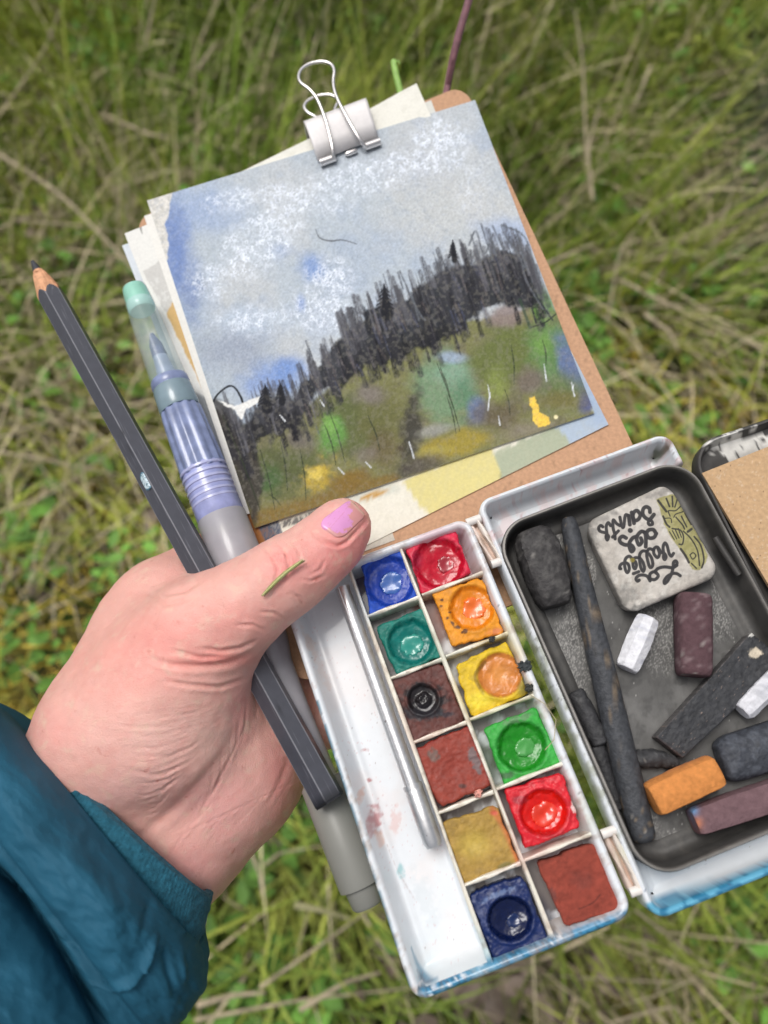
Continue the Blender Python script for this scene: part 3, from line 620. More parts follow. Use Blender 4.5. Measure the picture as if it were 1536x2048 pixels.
    cv.stroke([(425, 806), (436, 788), (458, 772), (472, 778), (484, 800), (488, 815)], [4, 4, 4, 4, 5, 3], lin(44, 46, 50), 1, .3); cv.stroke([(1062, 655), (1090, 645), (1112, 628)], 3, lin(48, 52, 48), .9, .4); cv.stroke([(1060, 560), (1072, 590), (1105, 640)], 3.5, lin(50, 54, 58), .9, .4); cv.stroke([(1040, 600), (1060, 655)], 6, lin(58, 74, 62), .8, .6)
    cv.poly([(436, 800), (450, 806), (470, 812), (520, 792), (516, 806), (492, 818), (484, 840), (470, 820), (450, 812)], lin(228, 228, 224), .95, 1, 2, 6)
    cv.stroke([(631, 458), (640, 476), (662, 482), (684, 480), (714, 488)], [1.5, 2.6, 3.2, 2.6, 1.8], lin(98, 102, 106), .95, .3)
    for a, b in [((875, 728), (920, 862)), ((893, 790), (912, 868)), ((657, 820), (690, 925)), ((650, 850), (672, 930)), ((1022, 690), (1028, 768)), ((560, 880), (575, 980)), ((540, 990), (560, 1010)), ((735, 830), (760, 900)), ((1010, 780), (1020, 830)), ((880, 735), (900, 800)), ((1085, 680), (1092, 730)), ((520, 900), (550, 1020)), ((600, 900), (612, 1000)), ((445, 830), (520, 1020))]:
        cv.stroke([a, ((a[0]+b[0])/2+3, (a[1]+b[1])/2), b], [1.5, 3.2, 1.5], lin(52, 60, 46), .85, .4, .25)
    for a, b in [((818, 884), (828, 916)), ((976, 770), (980, 795)), ((980, 785), (976, 820)), ((1088, 728), (1093, 762)), ((1143, 765), (1149, 792)), ((1147, 770), (1145, 780)), ((731, 924), (742, 935)), ((676, 935), (688, 948)), ((997, 832), (1000, 850)), ((640, 800), (648, 812)), ((560, 830), (570, 842))]:
        cv.stroke([a, b], [2, 3.4], lin(214, 218, 222), .85, .4, .4)
    cv.poly([(1058, 795), (1068, 793), (1074, 806), (1080, 824), (1098, 834), (1100, 850), (1078, 855), (1064, 840), (1066, 820), (1058, 806)], lin(226, 190, 82), 1, 1.2, 3, 5); cv.blob(1112, 834, 5, 5, lin(226, 216, 170), 1, .4)
    bel = sstep(-10, 25, v-np.interp(u, tx, ty))
    gn = fbm(u/2.0, v/2.0, o=2, s=70); cv.c *= (1+(gn-.5)*.45)[:, None]
    cv.mix(sstep(.5, .7, fbm(u/6, v/6, s=71))*.16*bel, lin(150, 146, 134)); cv.mix(sstep(.55, .7, fbm(u/4, v/4, s=72))*.14*bel, lin(62, 62, 54))
    lo = (bel > .5) & (cv.c[:, 1] > .07); cv.c = np.where(lo[:, None], cv.c*1.1, cv.c)
o = sheet('painted_sheet', [(294, 401), (950, 200), (1189, 826), (509, 1056)], PZ+.0013, .0004, (440, 440), paperm, painting, base=lin(228, 226, 220), curl=lambda S, T: .0006*np.sin(S*math.pi)*np.sin(T*math.pi))
tag(o, 'watercolour of dark pine wood under a cloudy blue sky, topmost of the paper stack', 'painting')

# binder clip
nick = mat('nickel', (.78, .75, .73), .2, 900, .05, 900, .05, .0001, .5, metal=1.); nick2 = mat('nickel_plate', (.74, .71, .70), .42, 700, .04, 500, .1, .0001, .5, metal=.12)
ct = thing('binder_clip', 'silver binder clip gripping the top edge of the papers', 'binder clip', tuple(W(690, 275, bz)))
def cp(u, v, z): return W(u, v, z)
cz = PZ+.0016
# curved front plate and back plate: a fold over the paper edge
TL, TR, BR_, BL_ = (611, 262), (733, 216), (757, 279), (636, 325)
V = []; n = 26
prof = [(0, .0010), (.35, .0032), (.7, .0048), (.86, .0053), (.96, .0050), (1.0, .0040), (1.03, .0000), (1.03, -.0030), (.99, -.0058), (.9, -.0066), (.5, -.0052), (.1, -.0036)]
for (t, h) in prof:
    for s in np.linspace(0, 1, n):
        a = W(BL_[0]+(BR_[0]-BL_[0])*s, BL_[1]+(BR_[1]-BL_[1])*s, cz); b = W(TL[0]+(TR[0]-TL[0])*s, TL[1]+(TR[1]-TL[1])*s, cz); p = a+(b-a)*t; p[2] = cz+h-.0004; V.append(p)
ob = mesh('clip_body', V, grid_faces(len(prof), n).tolist(), nick2, ct); sm = ob.modifiers.new('t', 'SOLIDIFY'); sm.thickness = .0004
def lerp(a, b, t): return (a[0]+(b[0]-a[0])*t, a[1]+(b[1]-a[1])*t)
for a, b, lift in ((0, .25, 0), (.75, 1.0, 0)):
    p, q = lerp((640, 326), (760, 283), a), lerp((640, 326), (760, 283), b)
    tube('rolled_edge', np.array([W(*lerp(p, q, t), cz+.0012) for t in np.linspace(0, 1, 8)]), .0014, 20, nick, ct)
p, q = lerp((640, 328), (760, 284), .42), lerp((640, 328), (760, 284), .62)
tube('rolled_edge', np.array([W(*lerp(p, q, t), cz+.0008) for t in np.linspace(0, 1, 6)]), np.array([.0005, .0009, .0009, .0009, .0009, .0005]), 16, nick, ct)
def wire(name, pts, zs, r=.00068):
    pts = np.array(pts, float); t = np.linspace(0, 1, len(pts)); tt = np.linspace(0, 1, 90)
    P3 = np.array([W(p[0], p[1], z) for p, z in zip(pts, zs)]); Q = np.stack([np.interp(tt, t, P3[:, i]) for i in range(3)], -1)
    for _ in range(6): Q[1:-1] = .5*Q[1:-1]+.25*(Q[:-2]+Q[2:])
    tube(name, Q, r, 12, nick, ct)
zt = cz+.0062
wire('handle', [(667, 318), (666, 300), (655, 252), (645, 222), (634, 196), (618, 177), (602, 168), (596, 156), (600, 140), (618, 127), (645, 122), (664, 128), (670, 142), (666, 160), (668, 182), (680, 210), (703, 252), (722, 284), (732, 294)],
     [cz+.0020, cz+.004, cz+.0055, zt, zt+.0005, zt+.001, zt+.001, zt+.001, zt+.001, zt+.001, zt+.001, zt+.001, zt+.001, zt+.0005, zt+.0003, zt, cz+.0055, cz+.004, cz+.0020])
wire('handle', [(652, 275), (646, 252), (636, 236), (615, 226), (607, 214), (614, 202), (636, 191), (662, 189), (679, 200), (672, 212), (668, 226), (673, 243), (682, 265)], [cz-.0052, cz-.0058]+[cz-.007]*9+[cz-.0058, cz-.0052])

# ================================================================== PAINT BOX
plas = mat('white_plastic', (1, 1, 1), .32, 250, .03, 500, .12, .0003, .5, vc=True, coat=.25, spots=[((.4, .35, .30), 900, .74, .02)])
WH = lin(222, 226, 230)
ax = np.array([math.cos(math.radians(20)), math.sin(math.radians(20)), 0]); ay = np.array([math.sin(math.radians(20)), -math.cos(math.radians(20)), 0])
O = W(555, 1171); O = O+0
BW_, BL2 = .0572, .1085
def bx(s, t, z=0.): return O+ax*s/1000+ay*t/1000+np.array([0, 0, z/1000])
BLUE = lin(30, 120, 160)
def stain(cv):
    u, v = cv.u, cv.v
    n = fbm(u/16, v/16, s=80); n2 = fbm(u/6, v/6, s=81)
    d = (v-(1990-.345*(u-820)))       # distance from the bottom edge line
    k = sstep(-30, -12, d)*(u > 835)*sstep(.30, .42, n+.12*(u > 1000)); cv.mix(k*.95, lin(30, 128, 170)); cv.mix(k*sstep(.5, .6, n2)*.8, lin(30, 88, 116))
    cv.stroke([(880, 1978), (930, 1972), (985, 1952)], [4, 15, 6], lin(40, 84, 90), .85, .5, .5)
    dl = u-(580+.324*(v-1250)); k = sstep(12, 3, dl)*(v > 1400)*sstep(.34, .5, fbm(u/14, v/30, s=83)); cv.mix(k*.9, lin(46, 116, 140))
    cv.mix(sstep(.55, .7, fbm(u/40, v/40, s=84))*.3, lin(214, 200, 190)); cv.mix(sstep(.66, .8, n2)*.35, lin(170, 130, 112))
    for (x, y, r_, c) in [(880, 1085, 60, (205, 150, 160)), (1000, 1290, 60, (205, 190, 110)), (1020, 1420, 70, (190, 196, 140)), (1060, 1690, 60, (214, 160, 150)), (850, 1450, 60, (190, 140, 120)), (870, 1300, 60, (170, 180, 160)), (720, 1220, 50, (160, 176, 190)), (1180, 1640, 50, (200, 205, 190)), (940, 1380, 60, (210, 190, 120)), (960, 1900, 60, (150, 196, 214)), (1270, 1700, 40, (180, 190, 150))]:
        cv.blob(x, y, r_, r_, lin(*c), .55, .9, 0, .4)
    cv.mix(sstep(.5, .75, fbm(u/18, v/18, s=86))*.45*(u > 690), lin(140, 112, 84)); cv.mix((noise(u/3, v/3, s=87) > .975)*.6, lin(70, 60, 55))
box = thing('watercolour_box', 'open white plastic watercolour box with folding lid held by the thumb', 'paint box', tuple(bx(28, 54, -10.5)))
rim = [(0, -.0105), (-.0001, -.005), (0, -.0012), (.0005, -.0002), (.0012, 0), (.0019, -.0004), (.0023, -.0014), (.0028, -.0060), (.0040, -.0088)]
sweep_rect('base_rim', bx(0, 0), ax, ay, BW_, BL2, .0042, rim, plas, box, paint=stain, base=WH, step=.0005)
def mixfloor(cv):
    u, v = cv.u, cv.v; cv.mix(sstep(.45, .75, fbm(u/60, v/60, s=90))*.35, lin(226, 214, 210))
    cv.mix(sstep(0, 1, (v-1850)/100)*.25, lin(190, 218, 222))
    for (x, y, rx, ry, rot, c, a) in [(748, 1640, 16, 34, 15, (176, 110, 112), .8), (720, 1590, 7, 16, 10, (216, 160, 134), .7), (730, 1500, 8, 5, 0, (170, 100, 100), .8), (738, 1560, 8, 4, 0, (176, 108, 108), .8), (800, 1740, 8, 16, -10, (150, 196, 200), .8), (790, 1640, 10, 30, 10, (214, 180, 176), .6), (760, 1680, 8, 20, -20, (222, 180, 160), .6), (620, 1290, 8, 30, -20, (214, 190, 176), .6), (640, 1330, 10, 60, -20, (222, 206, 198), .5), (850, 1800, 20, 60, -20, (205, 212, 216), .5)]:
        cv.blob(x, y, rx, ry, lin(*c), a, .6, rot, .9, 9)
    cv.stroke([(822, 1895), (838, 1935), (858, 1960), (880, 1958)], [2, 9, 16, 4], lin(70, 130, 160), .8, .8); cv.stroke([(835, 1940), (850, 1965), (866, 1962)], [3, 10, 5], lin(84, 92, 110), .7, .7)
    cv.stroke([(775, 1690), (790, 1730), (806, 1760), (830, 1800)], 3, lin(176, 160, 160), .5, .6, .6)
    cv.mix((noise(u/2.6, v/2.6, s=92) > .985)*.6, lin(120, 90, 86)); cv.mix((fbm(u/5, v/5, s=93) > .78)*.35, lin(200, 150, 150))
    for y in range(1560, 1980, 60): cv.stroke([(930+.375*(y-1790), y), (950+.375*(y-1790), y+60)], 7, lin(90, 160, 180), .4*(y > 1740), .9)
# mixing tray with a rounded trough
def zmix(s, t):
    a = np.clip((s-2.2)/3.2, 0, 1); b = np.clip((20.6-s)/2.0, 0, 1); c_ = np.clip((BL2*1000-2.2-t)/3.4, 0, 1); d_ = np.clip((t-2.2)/3, 0, 1)
    f = lambda q: 1-(1-q)**2.2
    return -8.6*np.minimum(np.minimum(f(a), f(b)), np.minimum(f(c_), f(d_)))-.8+.35*np.exp(-((s-5.5)/1.0)**2)*(c_ > .9)
ss = np.linspace(2.0, 20.4, 70); ts = np.linspace(2.0, BL2*1000-2.0, 300); S2, T2 = np.meshgrid(ss, ts, indexing='ij')
Pm = bx(0, 0)+(S2[..., None]*ax+T2[..., None]*ay)/1000; Pm[..., 2] = zmix(S2, T2)/1000; Pm = Pm.reshape(-1, 3); u, v = PX(Pm); cv = Canvas(u, v, WH); mixfloor(cv)
mesh('mixing_tray', Pm, grid_faces(70, 300)[:, ::-1].tolist(), plas, box, True, cv.c)
# pan wells: floor, cross ribs, long ribs
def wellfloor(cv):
    cv.mix(sstep(.3, .5, fbm(cv.u/30, cv.v/30, s=95))*.85, lin(92, 76, 66)); cv.blob(1110, 1700, 70, 40, lin(214, 196, 200), .8)  # grime, deepened to paint in contact shade between pans and ribs
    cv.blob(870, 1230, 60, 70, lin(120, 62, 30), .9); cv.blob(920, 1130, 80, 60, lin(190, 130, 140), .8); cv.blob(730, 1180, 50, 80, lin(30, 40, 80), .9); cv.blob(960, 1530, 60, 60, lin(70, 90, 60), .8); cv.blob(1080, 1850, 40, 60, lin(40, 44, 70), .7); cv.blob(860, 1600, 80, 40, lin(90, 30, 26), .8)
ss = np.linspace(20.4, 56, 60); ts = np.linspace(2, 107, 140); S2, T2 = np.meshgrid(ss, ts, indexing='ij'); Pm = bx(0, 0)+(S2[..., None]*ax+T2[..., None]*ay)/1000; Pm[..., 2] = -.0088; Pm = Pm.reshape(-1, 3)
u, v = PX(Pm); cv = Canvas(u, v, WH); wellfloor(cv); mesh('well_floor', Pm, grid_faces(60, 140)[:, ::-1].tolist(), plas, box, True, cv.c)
TD = [16.4, 34.4, 52.0, 70.4, 88.3]
bar('divider', bx(20.4, 1.6), bx(20.4, 106.6), .0013, -.0004, -.0088, plas, box, stain, lin(224, 219, 204), 160)
bar('divider', bx(36.0, 1.6), bx(36.6, 106.6), .0013, -.0008, -.0088, plas, box, stain, lin(224, 219, 204), 160)
for q, t in enumerate(TD):
    bar('divider', bx(20.9, t+.3), bx(35.8, t+.3), .0012, -.0010, -.0088, plas, box, stain, lin(224, 219, 204), 30)
    bar('divider', bx(36.9, t), bx(55.4, t), .0012, -.0010, -.0088, plas, box, stain, lin(224, 219, 204), 30)
# lid
OL = W(951, 1003); LW, LL = .0600, .1146
L2a = math.radians(20.1); axl = np.array([math.cos(L2a), math.sin(L2a), 0]); ayl = np.array([math.sin(L2a), -math.cos(L2a), 0])
def lx(s, t, z=0.): return OL+axl*s/1000+ayl*t/1000+np.array([0, 0, z/1000])
def stainlid(cv):
    u, v = cv.u, cv.v; d = v-(1820-.345*(u-1310)); n = fbm(u/16, v/16, s=98); n2 = fbm(u/6, v/6, s=99)
    k = sstep(-24, -14, d)*(u > 1290); cv.mix(k*.9, lin(70, 165, 200)); cv.mix(k*sstep(.5, .62, n)*.8, lin(30, 110, 150))
    dl = u-(950+.425*(v-1020)); k = (dl < 22)*(v > 1230)*(v < 1700)*sstep(.4, .7, fbm(u/14, v/22, s=100)); cv.mix(k*.5, lin(120, 124, 70)); cv.mix((dl < 20)*(v > 1250)*(v < 1420)*sstep(.55, .75, n2)*.5, lin(90, 92, 80))
    cv.mix((v < 1100)*sstep(.5, .65, n)*.5, lin(226, 196, 194)); cv.mix((v < 1100)*sstep(.7, .8, n2)*.5, lin(170, 90, 96)); cv.mix((noise(u/3, v/3, s=87) > .98)*.6, lin(70, 60, 55))
    cv.blob(1320, 905, 26, 14, lin(96, 104, 84), .9, .5, -40, .5, 8); cv.blob(1335, 890, 10, 22, lin(110, 70, 50), .6, .5, 20, .5, 8)
    cv.mix((v > 1640)*(noise(u/2.6, v/2.6, s=101) > .94)*.7, lin(80, 100, 130))
rim2 = [(0, -.0100), (-.0001, -.005), (0, -.0012), (.0004, -.0002), (.0010, 0), (.0016, -.0004), (.0019, -.0014), (.0023, -.0070), (.0036, -.0088), (.006, -.0092)]
lr = sweep_rect('lid_rim', lx(0, 0), axl, ayl, LW, LL, .0042, rim2, plas, box, paint=stainlid, base=WH, step=.0005)
# the far side wall is low where the tin sits over it
for vt in lr.data.vertices:
    q_ = np.array(vt.co)-OL; s_, t_ = q_ @ axl*1000, q_ @ ayl*1000
    if s_ > 53.5: vt.co.z = min(vt.co.z, -.0088*float(sstep(9.5, 12.5, t_)))
ss = np.linspace(3, 57, 70); ts = np.linspace(3, 111.6, 120); S2, T2 = np.meshgrid(ss, ts, indexing='ij'); Pm = lx(0, 0)+(S2[..., None]*axl+T2[..., None]*ayl)/1000; Pm[..., 2] = -.0091; Pm = Pm.reshape(-1, 3)
u, v = PX(Pm); cv = Canvas(u, v, WH); stainlid(cv); mesh('lid_floor', Pm, grid_faces(70, 120)[:, ::-1].tolist(), plas, box, True, cv.c)
# hinges
for (a, b) in (((935, 1045), (985, 1128)), ((1205, 1668), (1262, 1785))):
    hg = []
    for off, wd, tp, c in ((6, .0014, -.0016, (206, 186, 174)), (20, .0012, -.0004, (220, 210, 200))):
        hg.append(bar('hinge', W(a[0]+off, a[1]-.36*off), W(b[0]+off, b[1]-.36*off), wd, tp, -.006, plas, box, stain, lin(*c), 16))
    for t in (.0, 1.): 
        p = lerp(a, b, t); tube('hinge_pin', [W(p[0]-2, p[1]+1, -.0015), W(p[0]+26, p[1]-9, -.0015)], .0012, 14, plas, hg[0], col=lin(226, 220, 214))
    sheet('hinge_plate', [(a[0]-2, a[1]+2), (a[0]+28, a[1]-9), (b[0]+28, b[1]-9), (b[0]-2, b[1]+2)], -.0035, .002, (6, 12), plas, stain, box, base=lin(206, 176, 158))

# aluminium tube of the travel brush, lying in the tray
alu = mat('aluminium', (.72, .72, .72), .3, 900, .08, 700, .25, .0002, .5, metal=.9, spots=[((.3, .28, .27), 1200, .70, .02)])
tb = thing('travel_brush', 'slim aluminium travel brush lying in the mixing tray beside the pans', 'brush', tuple(bx(17, 60, -7)))
c0, c1, c2 = W(684, 1175, -.0032), W(826, 1573, -.0032), W(868, 1693, -.0032)
tube('brush_tube', [c0, c0+(c1-c0)*.5, c1], .00208, 28, alu, tb); tube('brush_cap', [c1, c1+(c2-c1)*.04, c1+(c2-c1)*.9, c2], [.0022, .0025, .0025, .0020], 28, alu, tb)
d_ = (c1-c0)/np.linalg.norm(c1-c0); sdv = np.array([d_[1], -d_[0], 0])
tube('seam', [c0+sdv*.0010+[0, 0, .0018], c1+sdv*.0010+[0, 0, .0018]], .0003, 8, alu, tb)
tube('collar', [c1-d_*.0006, c1+d_*.0006], .0026, 28, alu, tb)
# ================================================================== PAINT PANS
paint_m = mat('dried_paint', (1, 1, 1), .4, 500, .16, 900, .16, .0003, .45, vc=True, vr=True, coat=.0)
glaze_m = {}
def glaze(c):
    k = tuple(c)
    if k not in glaze_m: glaze_m[k] = mat('wet_glaze', lin(*c), .2, 300, .10, 300, .03, .0002, .5, coat=.3)
    return glaze_m[k]
def pan(quad, rimc, deepc, cen, R, depth_, inner, innerc, label, gloss=.35, marks=None, tiltz=0., seed=0, rough_mid=None, mound=0., flat=False, zz=-.0022):
    qc = np.mean(quad, 0); quad = [tuple(qc+(np.array(q)-qc)*1.05) for q in quad]
    t = thing('paint_pan', label, 'paint pan', tuple(W(*np.mean(quad, 0), -.0088)), 'pans of watercolour set in the box')
    rimc, deepc, innerc = lin(*rimc), lin(*deepc), lin(*innerc)
    def hf(u, v, X, Y):
        d = np.hypot(u-cen[0], v-cen[1])/R; wob = (fbm(u/14, v/14, s=seed)-.5)
        z = (fbm(u/26, v/26, s=seed+3)-.5)*.0008+(fbm(u/7, v/7, s=seed+4)-.5)*.00035*(1 if flat else sstep(.75, 1.1, d))+tiltz*X
        if not flat: z = z-depth_*(.75*(1-sstep(.80, 1.06, d+wob*.20))+.45*(1-sstep(0, .9, d)))+.0003*np.exp(-((d-1.12)/.10)**2)
        else: z = z-depth_*(1-sstep(0, 1, d))
        if mound: z = z+mound*(1-sstep(.3, .62, d+wob*.3))*1.0*(.6+.8*fbm(u/5, v/5, s=seed+9))
        return z
    def pt(cv):
        u, v = cv.u, cv.v; n = fbm(u/20, v/20, s=seed+11); n2 = fbm(u/6, v/6, s=seed+12)
        d = np.hypot(u-cen[0], v-cen[1])/R+(n-.5)*.25
        rg = np.full(len(u), gloss+.22)+(n2-.5)*.3
        if not flat:
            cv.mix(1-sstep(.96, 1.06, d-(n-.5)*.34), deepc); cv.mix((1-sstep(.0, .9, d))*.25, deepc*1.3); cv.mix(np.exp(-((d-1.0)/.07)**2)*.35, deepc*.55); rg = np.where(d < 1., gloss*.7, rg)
        else: cv.mix((1-sstep(0, 1, d))*.6, deepc)
        cv.mix(sstep(.55, .75, n)*.35*(d > 1), rimc*.55); cv.mix((n2 > .68)*.35*(d > .95), rimc*1.35)
        if marks: marks(cv)
        return np.clip(rg, .1, .9)
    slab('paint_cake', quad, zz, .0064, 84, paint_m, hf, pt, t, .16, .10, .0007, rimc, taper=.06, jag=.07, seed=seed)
    if inner:
        icx, icy, ir = inner; k = 26; q = [(icx-ir, icy-ir*.7), (icx+ir*.8, icy-ir), (icx+ir, icy+ir*.7), (icx-ir*.8, icy+ir)]
        gm = glaze(tuple(int(x) for x in np.round(255*np.where(innerc <= .0031308, innerc*12.92, 1.055*innerc**(1/2.4)-.055))))
        slab('paint_pool', q, zz-depth_*1.15+.00075, .0009, 40, gm, lambda u, v, X, Y: (fbm(u/14, v/14, o=1, s=seed+20)-.5)*.0005-.0003*np.exp(-(X*X+Y*Y)*3), None, t, 1., .45, .0003, innerc, jag=.16, seed=seed)
    return t
def m_orange(cv):
    for x, y, r_ in [(882, 1212, 5), (895, 1236, 5), (915, 1255, 6), (930, 1263, 7), (885, 1200, 4), (990, 1190, 5), (905, 1246, 6), (900, 1225, 4)]: cv.blob(x, y, r_, r_*.8, lin(60, 46, 50), .85, .5, 0, .8, 6)
    cv.blob(990, 1262, 22, 8, lin(196, 110, 90), .6, .6, -20, .6, 8)
def m_brown(cv): cv.blob(846, 1400, 46, 44, lin(40, 28, 28), .9, .6, 0, .5, 14); cv.blob(848, 1400, 42, 34, lin(28, 24, 26), 1, .4, 0, .8, 14); cv.blob(840, 1425, 40, 16, lin(34, 32, 38), .9, .5, 0, .8, 10); cv.blob(893, 1428, 22, 7, lin(34, 34, 44), .8, .5, -10, .8, 8); cv.blob(900, 1350, 22, 26, lin(120, 84, 78), .5, .8)
def m_yellow(cv): cv.blob(1000, 1350, 24, 24, lin(214, 150, 80), .5, .8); cv.stroke([(970, 1325), (950, 1352), (966, 1388)], 7, lin(120, 92, 34), .7, .6); cv.blob(950, 1295, 50, 14, lin(150, 140, 70), .6, .7, -20, .6, 10); cv.blob(1050, 1372, 16, 30, lin(120, 116, 60), .7, .7, 20); cv.blob(960, 1400, 30, 22, lin(236, 214, 60), .7, .7)
def m_rb(cv): cv.blob(868, 1510, 12, 14, lin(112, 92, 84), .9, .5, 0, .6, 8); cv.blob(950, 1520, 10, 36, lin(112, 100, 100), .9, .4, -20, .7, 8); cv.blob(925, 1572, 10, 6, lin(70, 50, 46), .8); cv.stroke([(828, 1500), (938, 1454), (983, 1567)], 12, lin(128, 40, 32), .8, .5)
def m_green(cv): cv.blob(1030, 1440, 40, 8, lin(110, 130, 104), .6, .6, -20, .8, 8); cv.blob(1010, 1552, 30, 8, lin(70, 80, 68), .7, .6, -20, .8, 8); cv.blob(1100, 1500, 14, 20, lin(80, 190, 90), .6, .7)
def m_ochre(cv): cv.stroke([(985, 1618), (1012, 1660), (1036, 1722)], [12, 14, 10], lin(186, 106, 60), .8, .8); cv.blob(1010, 1732, 20, 8, lin(92, 90, 50), .8, .6, -20); cv.blob(940, 1690, 34, 30, lin(196, 170, 84), .6, .9); cv.blob(988, 1626, 10, 6, lin(200, 80, 70), .7, .7)
def m_red(cv): cv.blob(1150, 1612, 8, 16, lin(232, 200, 196), 1, .3, -10, .4, 5); cv.blob(1100, 1668, 30, 8, lin(150, 30, 40), .5); cv.blob(1040, 1600, 16, 10, lin(130, 50, 60), .6)
def m_db(cv): cv.blob(1000, 1788, 44, 7, lin(110, 130, 170), .6, .6, -22, .9, 6); cv.blob(962, 1830, 9, 34, lin(90, 100, 140), .5, .6, -20, .9, 6); cv.blob(1068, 1800, 12, 34, lin(34, 46, 80), .6)
def m_brick(cv): cv.blob(1165, 1760, 30, 22, lin(124, 60, 50), .8, .8, 0, .6, 9); cv.stroke([(1200, 1790), (1185, 1806), (1158, 1818)], 2.5, lin(80, 34, 28), .8, .5); cv.blob(1105, 1790, 8, 22, lin(80, 56, 54), .6, .6, -15, .7, 8)
def m_cr(cv): cv.blob(832, 1120, 16, 30, lin(140, 40, 70), .5, .8); cv.blob(895, 1070, 36, 8, lin(226, 50, 86), .6, .7, -20)
pan([(721, 1114), (801, 1094), (834, 1196), (742, 1231)], (36, 80, 186), (22, 60, 160), (778, 1163), 50, .0022, (783, 1166, 26), (58, 100, 172), 'cobalt blue paint pan with a cracked pale centre, next to the thumb tip', .5, seed=1)
pan([(811, 1088), (907, 1057), (940, 1145), (844, 1188)], (206, 34, 66), (176, 14, 40), (878, 1126), 50, .0024, (892, 1128, 20), (150, 22, 40), 'crimson paint pan with a shiny drop, top right of the box', .3, m_cr, seed=2)
pan([(754, 1254), (844, 1219), (883, 1311), (793, 1348)], (24, 116, 104), (8, 108, 100), (822, 1284), 45, .0018, (824, 1290, 25), (40, 140, 126), 'teal green paint pan with a worn round hollow, below the blue one', .35, seed=3)
pan([(867, 1188), (961, 1157), (1006, 1264), (905, 1290)], (224, 146, 34), (216, 128, 20), (944, 1216), 44, .0018, (948, 1217, 26), (226, 110, 40), 'orange yellow paint pan speckled with black dots', .4, m_orange, seed=4)
pan([(778, 1358), (883, 1329), (928, 1442), (825, 1485)], (92, 50, 44), (38, 26, 26), (846, 1398), 30, .0012, None, (40, 28, 30), 'dark brown paint pan with a ragged black hole, left column third down', .4, m_brown, seed=5, mound=.0010)
pan([(912, 1332), (1012, 1284), (1057, 1387), (946, 1432)], (212, 178, 34), (198, 122, 52), (1000, 1350), 44, .0010, None, (0, 0, 0), 'yellow paint pan with an orange brown disc of wet paint', .4, m_yellow, seed=6)
pan([(828, 1500), (938, 1454), (983, 1567), (879, 1612)], (142, 58, 44), (130, 50, 38), (905, 1535), 60, .0005, None, (0, 0, 0), 'flat rust red paint pan with two grey worn patches', .4, m_rb, seed=7, flat=True)
pan([(969, 1457), (1071, 1418), (1119, 1524), (1012, 1567)], (50, 158, 58), (26, 128, 26), (1044, 1493), 49, .0020, (1050, 1494, 22), (70, 150, 70), 'bright grass green paint pan with a round hollow', .35, m_green, seed=8)
pan([(886, 1648), (991, 1613), (1038, 1727), (930, 1766)], (164, 132, 62), (176, 150, 54), (950, 1688), 50, .0008, None, (0, 0, 0), 'olive ochre paint pan with an orange tinged right edge', .45, m_ochre, seed=9, flat=True, tiltz=-.0004)
pan([(1012, 1580), (1122, 1547), (1159, 1652), (1052, 1695)], (206, 30, 44), (206, 20, 14), (1088, 1625), 46, .0022, (1090, 1628, 30), (214, 50, 26), 'scarlet paint pan tilted in its well with a white chip on the right side', .25, m_red, seed=10, tiltz=.0003)
pan([(938, 1791), (1044, 1754), (1095, 1883), (989, 1918)], (10, 34, 88), (6, 20, 60), (1020, 1838), 44, .0022, (1028, 1842, 17), (16, 38, 84), 'glossy dark navy blue paint pan at the bottom of the left column', .25, m_db, seed=11)
pan([(1079, 1730), (1188, 1686), (1245, 1816), (1132, 1852)], (140, 62, 48), (132, 56, 44), (1165, 1760), 46, .0009, None, (0, 0, 0), 'matt brick red paint pan in the bottom right well', .75, m_brick, seed=12, flat=True)
# highlights of water and crumbs
wet = mat('water_drop', (.8, .85, .88), .05, 300, .05, 500, 0, alpha=.35, spec=1, coat=1)
crm = mat('paint_crumb', (1, 1, 1), .7, 900, .3, 900, .8, .0006, vc=True)
def crumb(u, v, r, z, c, label, sd, name='paint_crumb'):
    o = slab(name, [(u-r, v-r*.8), (u+r, v-r), (u+r*.9, v+r), (u-r, v+r*.8)], z, .0010, 18, crm, lambda a, b, X, Y: (fbm(a/4, b/4, s=sd)-.5)*.0016, None, None, .8, .5, .0008, lin(*c), jag=.5, seed=sd)
    if label: tag(o, label, 'paint crumb')
    return o
crumb(957, 1588, 9, .0002, (222, 160, 146), 'pink crumb of dried paint on the rib below the rust red pan', 1)
crumb(984, 1278, 7, .0002, (60, 62, 60), 'black crumb on the rib between orange and yellow pans', 2)
crumb(1050, 1332, 13, .0006, (58, 64, 66), 'larger black green crumb on the box edge beside the yellow pan', 3)
crumb(1058, 1376, 9, .0004, (64, 66, 60), 'smaller dark crumb on the box edge below the larger black one', 4)
crumb(1300, 1664, 0.1, -.5, (10, 10, 10), None, 5).name = 'unused'; bpy.data.objects.remove(bpy.data.objects['unused'])

